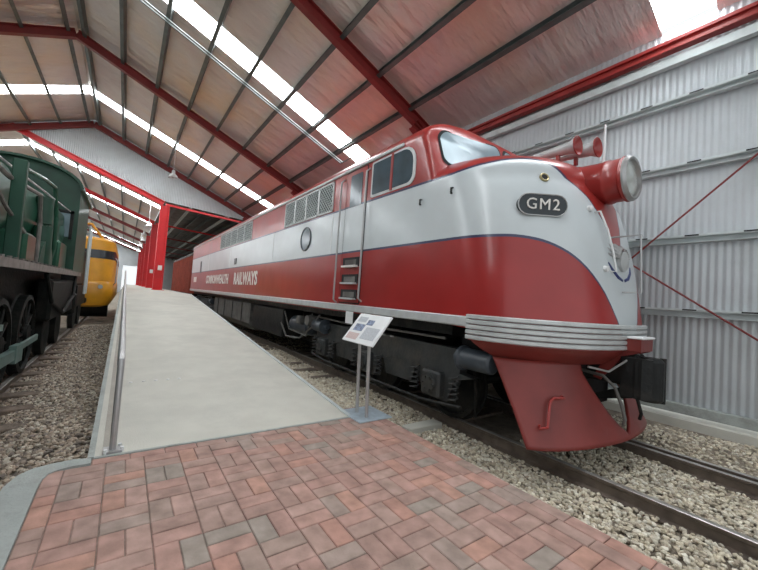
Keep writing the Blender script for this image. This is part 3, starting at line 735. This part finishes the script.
    for body, yc_, sz in (('RAILWAYS', 11.85, .56), ('COMMONWEALTH', 16.3, .50)):
        obj('lettering', text_mb(body, sz, lambda co: Vector((side_x(sd, .006+co.z), yc_+sd*co.x, 1.72+co.y)), .003, .018, 1.04), 'cream', loco)
    x2 = sorted((side_x(sd, 0), side_x(sd, .008))); obj('builders_plate', MB().box(*x2, 21.4, 22.3, 1.62, 1.9), 'cream', loco)
    for yy in (6.0, 9.3, 14.0, 18.2):
        x2 = sorted((side_x(sd, 0), side_x(sd, .006))); obj('body_joint_strip', MB().box(*x2, yy-.012, yy+.012, 2.16, 2.93), 'white', loco)
# horns on the hood
def horn(x, y, z, L_, r0, rb):
    h = obj('horn', MB().lathe((x, y, z), (0, -1, 0), [(0, .0), (0, r0), (L_*.45, r0*1.05), (L_*.75, r0*1.6), (L_*.93, rb*.7), (L_, rb)], 20), 'silver', loco, True)
    obj('horn_bell', MB().lathe((x, y-L_, z), (0, -1, 0), [(-.03, rb*.8), (0, rb), (.012, rb*1.05), (.016, rb), (-.02, rb*.5), (-.05, .01)], 20), 'red', h, True)
    for dy, dh in ((.10, .14), (L_*.77, .16)): obj('horn_bracket', MB().box(x-.02, x+.02, y-dy-.02, y-dy+.02, z-dh, z), 'red', h)
horn(4.42, 3.15, 3.44, 1.02, .04, .115); horn(4.66, 3.10, 3.45, 1.10, .04, .12)
# front grab irons, hose and winged badge on the nose centre
def wing(th, z, off): return nose_at(th, z, off)[0]
obj('nose_handrail', MB().tube([wing(11, 2.52, 0), wing(11, 2.52, .06), wing(10, 2.3, .07), wing(9.5, 2.05, .07), wing(9, 1.84, .06), wing(9, 1.84, 0)], .011, 8), 'white', loco)
bd = MB(); bc = Vector((LX, Yf(2.0)-.03, 1.98))
bd.lathe(bc, (0, -1, 0), [(-.04, .115), (.02, .115), (.03, .09), (.035, .0)], 24)
badge = obj('winged_badge', bd, 'silver', loco, True)
for s_ in (-1, 1):
    wm = MB()
    for k in range(5):
        a = radians(10+14*k); L_ = .36-.04*k
        p0 = bc+Vector((s_*.12*cos(a), -.0, .12*sin(a)+.02)); p1 = bc+Vector((s_*L_*cos(a), .05+.05*cos(a), L_*sin(a)+.02)); wm.cyl(p0, p1, .022, .01, 8)
    obj('badge_wing', wm, 'steel', badge)
    rb = MB(); rb.tube([bc+Vector((s_*.30, .05, -.04)), bc+Vector((s_*.24, .02, -.12)), bc+Vector((s_*.14, -.0, -.19)), bc+Vector((s_*.03, -.0, -.22))], .022, 8); obj('badge_ribbon', rb, 'blue', badge)
obj('nose_grab', MB().tube([(LX-.14, Yf(1.5), 1.62), (LX-.14, 1.42, 1.62), (LX-.14, 1.44, 2.25), (LX-.14, Yf(2.25), 2.25)], .011, 8), 'steel', loco)
for th, z in ((15, 2.54), (13, 1.86)): p = nose_at(th, z, .0); obj('rail_boss', MB().lathe(p[0], p[2], [(0, .035), (.04, .03), (.05, 0)], 12), 'white', loco, True)
for yy, zz in ((3.5, 2.68), (2.95, 2.72)):
    obj('body_hook', MB().tube([(XS+.01, yy, zz+.05), (XS-.03, yy, zz+.04), (XS-.03, yy, zz-.03), (XS-.045, yy-.03, zz-.035)], .012, 6), 'black', loco)
# step bracket above coupler, coupler, hoses
br = MB(); br.prism([(1.40, .98), (1.40, 1.12), (1.62, 1.12), (1.86, .64), (1.78, .62), (1.56, .92)], 'x', LX-.14, LX-.10); br.prism([(1.40, .98), (1.40, 1.12), (1.62, 1.12), (1.86, .64), (1.78, .62), (1.56, .92)], 'x', LX+.10, LX+.14)
br.box(LX-.17, LX+.17, 1.39, 1.62, .99, 1.12)
fs = obj('front_step', br, 'pilot', loco); obj('step_tread', MB().box(LX-.18, LX+.18, 1.37, 1.6, 1.12, 1.145, 0, .008), 'white', fs)
cp = MB(); cp.box(LX-.12, LX+.12, 1.50, 2.4, .60, .84, 0, .03)
cp.prism([(LX-.18, 1.57), (LX-.20, 1.37), (LX-.14, 1.29), (LX-.04, 1.32), (LX-.02, 1.43), (LX+.06, 1.42), (LX+.09, 1.28), (LX+.17, 1.26), (LX+.2, 1.39), (LX+.16, 1.57)], 'z', .50, .92)
cp.box(LX-.15, LX+.15, 1.42, 1.6, .62, .95, 0, .04)
cp.lathe((LX+.02, 1.36, .47), (0, 0, 1), [(0, 0), (0, .10), (.03, .125), (.42, .125), (.46, .09), (.46, 0)], 20)
cp.lathe((LX-.14, 1.42, .50), (0, 0, 1), [(0, 0), (0, .06), (.38, .06), (.38, 0)], 14)
cp.prism([(1.45, .56), (1.62, .56), (1.9, .42), (1.9, .36), (1.6, .44), (1.45, .48)], 'x', LX-.03, LX+.03)
co_ = obj('coupler', cp, 'black', loco); obj('coupler_pin', MB().cyl((LX+.13, 1.28, .45), (LX+.13, 1.28, .93), .03, n=12), 'black', co_)
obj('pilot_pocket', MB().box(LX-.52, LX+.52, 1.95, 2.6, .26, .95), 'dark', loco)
for dx, c in ((-.22, 'tank'), (.24, 'black')):
    obj('brake_hose', MB().tube([(LX+dx, 1.95, .70), (LX+dx, 1.72, .68), (LX+dx, 1.60, .58), (LX+dx, 1.53, .40), (LX+dx+.02, 1.50, .26), (LX+dx+.04, 1.52, .19)], .018, 8), c, loco)
obj('cut_lever', MB().tube([(LX-.6, 1.72, .80), (LX-.4, 1.6, .76), (LX-.15, 1.5, .9), (LX, 1.46, .95)], .012, 6), 'steel', loco)
# grab iron on the pilot flank
def pilot_at(th, z, off=.03):
    t = (.82-z)/.80; a = radians(th); wd, yf, D, n = pil_prof(t)
    return Vector((LX-wd*sin(a)**(2/n)-off*sin(a), yf+D*(1-cos(a)**(2/n))-off*cos(a), z))
obj('pilot_grab', MB().tube([pilot_at(60, .22, -.01), pilot_at(60, .21, .05), pilot_at(55, .22, .05), pilot_at(53, .28, .05), pilot_at(48, .44, .05), pilot_at(45, .48, .05), pilot_at(39, .48, .05), pilot_at(39, .48, -.01)], .014, 8), 'red', loco)
# bogies
def wheel_mb(x, y, r):
    mb = MB(); s_ = -1 if x < LX else 1
    mb.lathe((x, y, RAILZ+r), (s_, 0, 0), [(-.09, .10), (-.07, r+.03), (-.05, r+.03), (-.045, r), (.06, r-.004), (.065, r-.06), (.03, r-.075), (.02, .2), (.05, .14), (.05, 0)], 36); return mb
def bogie(y0, y1, axles, first):
    yc = (y0+y1)/2
    f = MB(); 
    for sd in (-1, 1):
        x0, x1 = sorted((LX+sd*1.02, LX+sd*1.16))
        low = []; z1 = .66
        top = [(y0, z1), (y1, z1)]
        pts = [(y0+.02, .50), (y0-.04, .72), (y0+.1, .80)]
        pts += [(y1-.1, .80), (y1+.04, .72), (y1-.02, .50)]
        for a in axles[::-1]:
            pts += [(a+.62, .48), (a+.34, .40), (a+.22, .10), (a-.22, .10), (a-.34, .40), (a-.62, .48)]
        f.prism(pts, 'x', x0, x1)
        for a, b in zip(axles, axles[1:]):
            m_ = (a+b)/2; f.prism([(m_-.42, .52), (m_-.3, .2), (m_+.3, .2), (m_+.42, .52)], 'x', x0+.02, x1-.02)
    f.box(LX-1.02, LX+1.02, yc-.3, yc+.3, .3, .8)
    B = obj('bogie', f, 'bogie', loco)
    for a in axles:
        for sd in (-1, 1):
            wo = obj('wheel', wheel_mb(LX+sd*GA, a, .48), ['black'], B, True)
            jb = MB(); x0, x1 = sorted((LX+sd*1.1, LX+sd*1.27)); jb.box(x0, x1, a-.17, a+.17, .13, .47, 0, .03)
            jb.lathe((LX+sd*1.27, a, .30), (sd, 0, 0), [(0, .12), (.03, .11), (.035, 0)], 16)
            for q in range(6): an = q*pi/3; jb.cyl((LX+sd*1.27, a+.085*cos(an), .30+.085*sin(an)), (LX+sd*1.32, a+.085*cos(an), .30+.085*sin(an)), .014, n=6)
            obj('journal_box', jb, 'bogie', B)
            for dy in (-.36, .36):
                sp = MB(); p = []
                for q in range(36): p.append((LX+sd*1.2+.06*cos(q*.9), a+dy+.06*sin(q*.9), .14+.0095*q))
                sp.tube(p, .012, 6); obj('coil_spring', sp, 'bogie', B)
        ax = obj('axle', MB().cyl((LX-1.1, a, RAILZ+.48), (LX+1.1, a, RAILZ+.48), .09, n=12), 'black', B)
    for sd in (-1, 1):
        for yy in ((y0-.24, y1-.32) if first else (y0+.4, y1-.3)):
            s2_ = 1 if yy < yc else -1
            obj('brake_cylinder', MB().lathe((LX+sd*1.22, yy-s2_*.28, .72), (0, s2_, 0), [(0, 0), (0, .10), (.02, .125), (.40, .125), (.42, .15), (.46, .15), (.47, .06), (.56, .05), (.56, 0)], 20), 'cylinder', B, True)
        obj('brake_rigging', MB().tube([(LX+sd*1.24, y0-.1, .12), (LX+sd*1.24, y0+.6, .05), (LX+sd*1.24, y1-.6, .05), (LX+sd*1.24, y1, .12)], .025, 6), 'black', B)
        obj('sand_pipe', MB().tube([(LX+sd*1.0, y0-.05, .8), (LX+sd*1.0, y0-.12, .3), (LX+sd*.85, y0-.02, -.06)], .02, 6), 'black', B)
        obj('air_pipe', MB().tube([(LX+sd*1.25, y0+.2, .92), (LX+sd*1.25, yc-.4, .9), (LX+sd*1.25, yc, .86), (LX+sd*1.25, y1-.2, .9)], .018, 6), 'tank', B)
        for yy in (yc-.75, yc-.55, yc-.35): obj('pipe_clip', MB().box(*sorted((LX+sd*1.26, LX+sd*1.29)), yy-.03, yy+.03, .8, .825), 'steel', B)
    return B
bogie(2.95, 7.0, (3.38, 5.0, 6.6), True)
bogie(17.9, 22.4, (18.4, 20.15, 21.9), False)
# underframe equipment between the bogies
for sd in (-1, 1):
    x0, x1 = sorted((LX+sd*.75, LX+sd*1.3))
    ft = MB(); ft.prism([(x0 if sd < 0 else x1, .95), (x0 if sd < 0 else x1, .3), (LX+sd*1.1, .08), (LX+sd*.6, .08), (LX+sd*.6, .95)], 'y', 11.6, 17.2)
    tk = obj('fuel_tank', ft, 'tank', loco)
    for yy in (12.6, 13.9, 15.2, 16.4): obj('tank_strap', MB().box(*sorted((LX+sd*1.29, LX+sd*1.315)), yy-.03, yy+.03, .3, .95), 'black', tk)
    obj('battery_box', MB().box(x0, x1, 8.7, 11.3, .22, .95, 0, .03), 'black', loco)
    obj('air_reservoir', MB().lathe((LX+sd*1.05, 7.35, .62), (0, 1, 0), [(0, 0), (.03, .12), (.1, .2), (1.05, .2), (1.12, .12), (1.15, 0)], 20), 'cylinder', loco, True)
    obj('pipework', MB().tube([(LX+sd*1.28, 6.7, .95), (LX+sd*1.3, 6.9, .7), (LX+sd*1.3, 7.6, .35), (LX+sd*1.3, 8.4, .3), (LX+sd*1.3, 8.8, .6)], .022, 6).tube([(LX+sd*1.3, 7.0, .95), (LX+sd*1.32, 7.2, .45), (LX+sd*1.32, 8.2, .5), (LX+sd*1.3, 8.6, .9)], .016, 6), 'tank', loco)
    vb = obj('valve_body', MB().box(*sorted((LX+sd*1.15, LX+sd*1.36)), 7.55, 7.75, .66, .86, 0, .03).cyl((LX+sd*1.15, 7.05, .8), (LX+sd*1.4, 7.05, .8), .11, n=16), 'tank', loco)
for i, yy in enumerate((4.55, 5.05)):
    obj('data_tag', MB().box(XS-.045, XS-.038, yy-.09+.0, yy+.09+.05*i, .94-.02*i, 1.12), 'white', loco)

# ================================================================== GOODS VAN behind the locomotive
van = thing('goods_van', (LX, 28, RAILZ), 'rusty red goods van coupled behind the red and white locomotive', 'goods van')
vb = MB(); vb.box(LX-1.48, LX+1.48, 23.9, 33.5, .95, 3.25); obj('body', vb, 'rust', van)
rf = MB(); rf.prism([(LX-1.55, 3.22)] + [(LX-1.55*cos(pi*i/10), 3.25+.4*sin(pi*i/10)) for i in range(11)] + [(LX+1.55, 3.22)], 'y', 23.85, 33.55); obj('roof', rf, 'darkroof', van)
rb = MB()
for k in range(20): rb.box(LX-1.54, LX-1.47, 23.9+k*.5, 23.97+k*.5, .95, 3.22)
for k in range(6): rb.box(LX-1.3+k*.5, LX-1.22+k*.5, 23.84, 23.92, .95, 3.3)
obj('ribs', rb, 'rust', van); obj('underframe', MB().box(LX-1.3, LX+1.3, 24, 33.4, .7, .95), 'black', van)
for a in (25, 26.6, 31, 32.5):
    for sd in (-1, 1): obj('wheel', wheel_mb(LX+sd*GA, a, .45), 'black', van, True)

# ================================================================== INFORMATION STAND
st = thing('information_stand', (2.38, 3.42, 0), 'tilted information panel on two steel legs at the foot of the ramp', 'sign')
obj('base_plate', MB().box(2.17, 2.62, 3.20, 3.66, .0, .014, 0, .004), 'plate', st)
for yy in (3.33, 3.53): obj('leg', MB().cyl((2.33, yy-.02, .014), (2.31, yy, .98), .02, n=12), 'steel', st)
A = Vector((2.17, 3.68, .84)); B_ = Vector((2.17, 3.05, .84)); D_ = Vector((2.43, 3.70, 1.155)); Cc = Vector((2.43, 3.07, 1.155))
nv = (B_-A).cross(D_-A).normalized()
if nv.z < 0: nv = -nv
pn = MB(); V = [A, B_, Cc, D_]; pn.add([v+nv*.0 for v in V]+[v+nv*.018 for v in V], [(0, 1, 2, 3), (7, 6, 5, 4), (0, 4, 5, 1), (1, 5, 6, 2), (2, 6, 7, 3), (3, 7, 4, 0)])
sp = obj('panel', pn, 'white', st)
def onp(u, v, o=.02): return A.lerp(B_, u).lerp(D_.lerp(Cc, u), v)+nv*o
def patch(u0, u1, v0, v1, o=.0195): 
    mb = MB(); mb.add([onp(u0, v0, o), onp(u1, v0, o), onp(u1, v1, o), onp(u0, v1, o), onp(u0, v0, o+.001), onp(u1, v0, o+.001), onp(u1, v1, o+.001), onp(u0, v1, o+.001)], [(0, 1, 2, 3), (4, 5, 6, 7), (0, 1, 5, 4), (1, 2, 6, 5), (2, 3, 7, 6), (3, 0, 4, 7)]); return mb
mt['print_blue'] = mat('printed_picture', (.16, .2, .3), .5, 0, .6, 30); mt['print_pink'] = mat('printed_text_block', (.55, .42, .40), .6, 0, .2, 120); mt['print_grey'] = mat('printed_grey_text', (.45, .47, .5), .6, 0, .3, 120)
obj('picture', patch(.12, .42, .38, .62), 'print_blue', sp); obj('picture', patch(.42, .62, .62, .8), 'print_blue', sp)
obj('text_block', patch(.06, .42, .08, .30), 'print_pink', sp); obj('text_block', patch(.5, .92, .15, .55), 'print_grey', sp); obj('text_block', patch(.08, .36, .7, .88), 'print_grey', sp)
obj('leg_bracket', MB().box(2.26, 2.36, 3.28, 3.58, .93, .96), 'steel', st)

# ================================================================== HANDRAIL on the ramp
hr = thing('handrail', (.03, 3.5, 0), 'grey steel tube handrail up the left side of the concrete ramp', 'handrail')
HX = .025
def hz(y): return .74+rampz(y)
pts = [(HX, 3.5, .02), (HX, 3.5, .66), (HX, 3.52, .72), (HX, 3.58, .745)] + [(HX-.05*min(1, (y-3.6)/12), y, hz(y)+.0) for y in (4.5, 7, 10, 13, 16, 20, 30, 45, 60)]
obj('top_rail', MB().tube(pts, .024, 10), 'steel', hr, True)
for i in range(8): y = 6.0+i*2.6; obj('post', MB().cyl((HX-.05*min(1, (y-3.6)/12), y, rampz(y)), (HX-.05*min(1, (y-3.6)/12), y, hz(y)), .02, n=10), 'steel', hr)
obj('foot_plate', MB().box(HX-.06, HX+.06, 3.44, 3.56, .004, .022), 'steel', hr)
for dx, dy in ((-.045, 3.45), (.06, 3.47), (.045, 3.545)): obj('bolt', MB().cyl((HX+dx, dy, .0), (HX+dx, dy, .04), .014, n=6), 'white', hr)

# ================================================================== GREEN STEAM LOCOMOTIVE on the left
GX = -2.05
gl = thing('steam_locomotive', (GX, 7, RAILZ), 'dark green steam locomotive with black running gear on the left track', 'locomotive')
obj('boiler', MB().lathe((GX, .5, 2.38), (0, 1, 0), [(0, 0), (0, .62), (.3, .66), (4, .68), (8, .76), (10.4, .82)], 36), 'palegreen', gl, True)
for y in (1.6, 3.4, 5.2, 7.0, 8.8): obj('boiler_band', MB().lathe((GX, y, 2.38), (0, 1, 0), [(0, .66+.012*y), (0, .70+.012*y), (.07, .70+.012*y), (.07, .66+.012*y)], 36), 'green', gl)
obj('steam_dome', MB().lathe((GX, 6.3, 2.98), (0, 0, 1), [(0, .42), (.1, .36), (.4, .34), (.55, .25), (.6, 0)], 24), 'green', gl, True)
cb = MB()
arch = [(GX-1.03, 1.5)] + [(GX-1.03*cos(pi*i/14), 3.42+.52*sin(pi*i/14)) for i in range(15)] + [(GX+1.03, 1.5)]
cb.prism(arch, 'y', 10.9, 13.2); ca = obj('cab', cb, 'green', gl)
obj('cab_window', MB().box(GX+.63, GX+.9, 10.87, 10.91, 2.3, 2.85, 0, .01), 'glass', ca); obj('cab_window', MB().box(GX-.9, GX-.63, 10.87, 10.91, 2.3, 2.85, 0, .01), 'glass', ca)
obj('window_surround', MB().box(GX+.58, GX+.64, 10.86, 10.92, 2.25, 2.9).box(GX+.89, GX+.95, 10.86, 10.92, 2.25, 2.9).box(GX+.58, GX+.95, 10.86, 10.92, 2.85, 2.92), 'black', ca)
obj('roof', MB().prism([(GX-1.1*cos(pi*i/14), 3.42+.55*sin(pi*i/14)) for i in range(15)] + [(GX+1.04*cos(pi*i/14), 3.41+.51*sin(pi*i/14)) for i in range(15)], 'y', 10.75, 13.4), 'green', ca)
obj('running_board', MB().box(GX-1.03, GX+1.03, .5, 12.6, 1.46, 1.50), 'soot', gl)
ed = MB(); ed.box(GX+1.0, GX+1.05, .5, 12.6, 1.42, 1.52)
for k in range(40): ed.cyl((GX+1.0, .7+k*.3, 1.52), (GX+1.0, .7+k*.3, 1.55), .025, n=6)
obj('running_board_edge', ed, 'footplate', gl)
obj('stanchion', MB().box(GX+.84, GX+.97, 6.0, 6.1, 1.5, 2.75, 0, .01), 'green', gl)
for yy in (3.0, 8.4): obj('splasher', MB().prism([(yy+.62*cos(pi*i/12), 1.5+.48*sin(pi*i/12)) for i in range(13)], 'x', GX+.6, GX+.9), 'green', gl)
obj('sand_box', MB().box(GX+.55, GX+.92, 6.7, 7.3, 1.5, 1.95, 0, .04), 'palegreen', gl); obj('sand_box', MB().box(GX+.55, GX+.92, 9.6, 10.6, 1.5, 2.1, 0, .04), 'palegreen', gl)
obj('firebox', MB().box(GX-.8, GX+.8, 8.9, 10.9, 1.5, 2.9, 0, .15), 'green', gl)
obj('boiler_pipe', MB().tube([(GX+.5, 2.2, 2.85), (GX+.75, 3.5, 2.6), (GX+.84, 6, 2.5), (GX+.88, 7.5, 2.6), (GX+.86, 7.8, 2.2), (GX+.86, 7.8, 1.55)], .03, 8), 'footplate', gl)
obj('boiler_pipe', MB().tube([(GX+.62, 7.2, 2.95), (GX+.8, 8.2, 3.0), (GX+.86, 8.8, 3.0), (GX+.88, 9.1, 2.5), (GX+.88, 9.2, 1.9), (GX+.8, 9.3, 1.5)], .035, 8), 'palegreen', gl)
obj('boiler_pipe', MB().tube([(GX+.72, 3.4, 2.2), (GX+.85, 4.6, 2.5), (GX+.88, 5.8, 2.1), (GX+.88, 7.4, 1.8)], .022, 8), 'footplate', gl)
obj('handrail', MB().tube([(GX+.74, 1, 2.55), (GX+.78, 5, 2.62), (GX+.86, 9, 2.8), (GX+.88, 10.9, 2.9)], .015, 6), 'steel', gl)
obj('air_pump', MB().cyl((GX+.82, 8.3, 1.55), (GX+.82, 8.3, 2.2), .14, n=16).cyl((GX+.82, 8.3, 2.25), (GX+.82, 8.3, 2.7), .12, n=16), 'green', gl, True)
obj('main_frame', MB().box(GX-.6, GX+.6, .8, 13.0, .35, 1.46), 'soot', gl)
for a in (3.2, 4.75, 6.3, 7.85):
    for sd in (-1, 1):
        x = GX+sd*GA; r = .62; mb = MB(); mb.lathe((x, a, RAILZ+r), (sd, 0, 0), [(-.06, r+.02), (-.04, r), (.06, r), (.07, r-.07), (.03, r-.08)], 32)
        mb.lathe((x, a, RAILZ+r), (sd, 0, 0), [(.0, .0), (.09, .0), (.09, .14), (.02, .15)], 20)
        for q in range(12): an = q*pi/6; mb.cyl((x+sd*.02, a+.1*cos(an), RAILZ+r+.1*sin(an)), (x+sd*.02, a+(r-.07)*cos(an), RAILZ+r+(r-.07)*sin(an)), .03, .022, 6)
        mb.lathe((x, a, RAILZ+r), (sd, 0, 0), [(-.03, .0), (-.03, r-.05)], 24)
        obj('driving_wheel', mb, 'soot', gl, True)
for sd in (-1, 1):
    xr = GX+sd*(GA+.16)
    obj('coupling_rod', MB().box(min(xr-.02, xr+.02), max(xr-.02, xr+.02), 3.1, 8.0, .30, .40, 0, .01), 'rod', gl)
    obj('connecting_rod', MB().beam((xr+sd*.06, 2.0, .45), (xr+sd*.06, 6.3, .35), .05, .12).beam((xr+sd*.06, 6.15, .355), (xr+sd*.06, 6.5, .345), .07, .22), 'rod', gl)
    obj('valve_gear', MB().beam((xr+sd*.04, 2.2, 1.0), (xr+sd*.04, 5.6, .75), .04, .07).beam((xr+sd*.06, 4.9, 1.2), (xr+sd*.06, 5.3, .35), .04, .06).beam((xr+sd*.05, 5.3, .4), (xr+sd*.05, 6.3, .3), .04, .05), 'rod', gl)
    obj('steam_cylinder', MB().cyl((GX+sd*.85, .9, .5), (GX+sd*.85, 2.0, .5), .3, n=20).box(*sorted((GX+sd*.6, GX+sd*1.0)), 1.0, 1.9, .7, 1.3), 'green', gl, True)
    obj('brake_hanger', MB().box(*sorted((GX+sd*.7, GX+sd*.95)), 9.0, 12.4, .5, 1.3, 0, .05), 'soot', gl)
    for a in (9.6, 11.2): obj('trailing_wheel', MB().lathe((GX+sd*GA, a, RAILZ+.42), (sd, 0, 0), [(-.06, .44), (-.04, .42), (.06, .42), (.07, .34), (.03, .0)], 28), 'soot', gl, True)
    obj('injector_pipe', MB().tube([(GX+sd*.95, 8.2, 1.4), (GX+sd*1.0, 8.6, .9), (GX+sd*1.0, 10.2, .6), (GX+sd*1.0, 11.8, .9), (GX+sd*.98, 12.2, 1.4)], .035, 8), 'soot', gl)
    obj('buffer_box', MB().box(*sorted((GX+sd*.3, GX+sd*1.0)), 12.4, 12.9, .4, .95, 0, .04), 'soot', gl)
# tender end seen past the cab
tn = thing('tender', (GX, 15, RAILZ), 'dark grey tender standing right behind the green engine cab', 'tender')
obj('tank_body', MB().box(GX-1.0, GX+.84, 13.9, 16.6, 1.15, 2.35, 0, .05), 'black', tn); obj('underframe', MB().box(GX-.9, GX+.9, 13.9, 16.6, .5, 1.15), 'black', tn)
obj('grab_post', MB().cyl((GX+1.05, 13.95, .9), (GX+1.05, 13.95, 3.0), .03, n=8).cyl((GX+1.05, 14.5, .9), (GX+1.05, 14.5, 2.9), .03, n=8), 'girt', tn)
for a in (14.5, 15.9):
    for sd in (-1, 1): obj('wheel', MB().lathe((GX+sd*GA, a, RAILZ+.45), (sd, 0, 0), [(-.06, .47), (-.04, .45), (.06, .45), (.07, .37), (.03, .0)], 28), 'black', tn, True)

# ================================================================== YELLOW RAILCAR
YX = -1.28; YY = 17.6
yr = thing('yellow_railcar', (YX, YY+4, RAILZ), 'yellow railcar with rounded front and dark cab window, beyond the green engine', 'railcar')
def yring(z, wd, y0, n=14, pw=3.2):
    P = []
    for i in range(n+1): a = pi*i/n; c = -cos(a); s_ = sin(a); P.append((YX+wd*(abs(c)**(2/pw))*(1 if c > 0 else -1), y0+.9-.9*s_**(2/pw), z))
    return [(YX-wd, YY+9, z)] + P + [(YX+wd, YY+9, z)]
mb = MB(); mb.grid([yring(z, w_, y_) for z, w_, y_ in ((.28, .55, YY+.25), (.36, .8, YY+.08), (.6, .92, YY), (1.2, .9, YY+.02), (1.32, .86, YY+.1))]); obj('lower_nose', mb, 'yellow', yr, True)
mb = MB(); mb.grid([yring(z, w_, y_) for z, w_, y_ in ((1.3, .86, YY+.2), (1.9, .86, YY+.22), (2.3, .86, YY+.25), (2.62, .84, YY+.3), (2.95, .82, YY+.32), (3.05, .7, YY+.5), (3.1, .3, YY+.8))]); obj('body', mb, 'yellow', yr, True)
mb = MB(); mb.grid([yring(z, w_, y_) for z, w_, y_ in ((2.22, .875, YY+.23), (2.56, .86, YY+.28))]); obj('front_window', mb, 'black_gloss', yr, True)
obj('headlamp', MB().cyl((YX+.5, YY+.02, 1.1), (YX+.5, YY-.03, 1.1), .08, n=14).cyl((YX-.5, YY+.02, 1.1), (YX-.5, YY-.03, 1.1), .08, n=14), 'lens', yr)
obj('coupler', MB().box(YX-.12, YX+.12, YY-.35, YY+.3, .45, .65, 0, .03), 'black', yr)
obj('handrail', MB().tube([(YX+.88, YY+.5, 1.2), (YX+.95, YY+.4, 1.3), (YX+.95, YY+.4, 2.2), (YX+.88, YY+.5, 2.3)], .02, 6), 'steel', yr)
obj('roof_frame', MB().tube([(YX-.6, YY+.7, 3.05), (YX-.5, YY+.7, 3.55), (YX+.0, YY+.7, 3.6), (YX+.4, YY+.7, 3.05)], .05, 8), 'yellow', yr)
obj('wheelset', MB().cyl((YX-.8, YY+1.6, RAILZ+.4), (YX+.75, YY+1.6, RAILZ+.4), .4, n=24), 'black', yr)
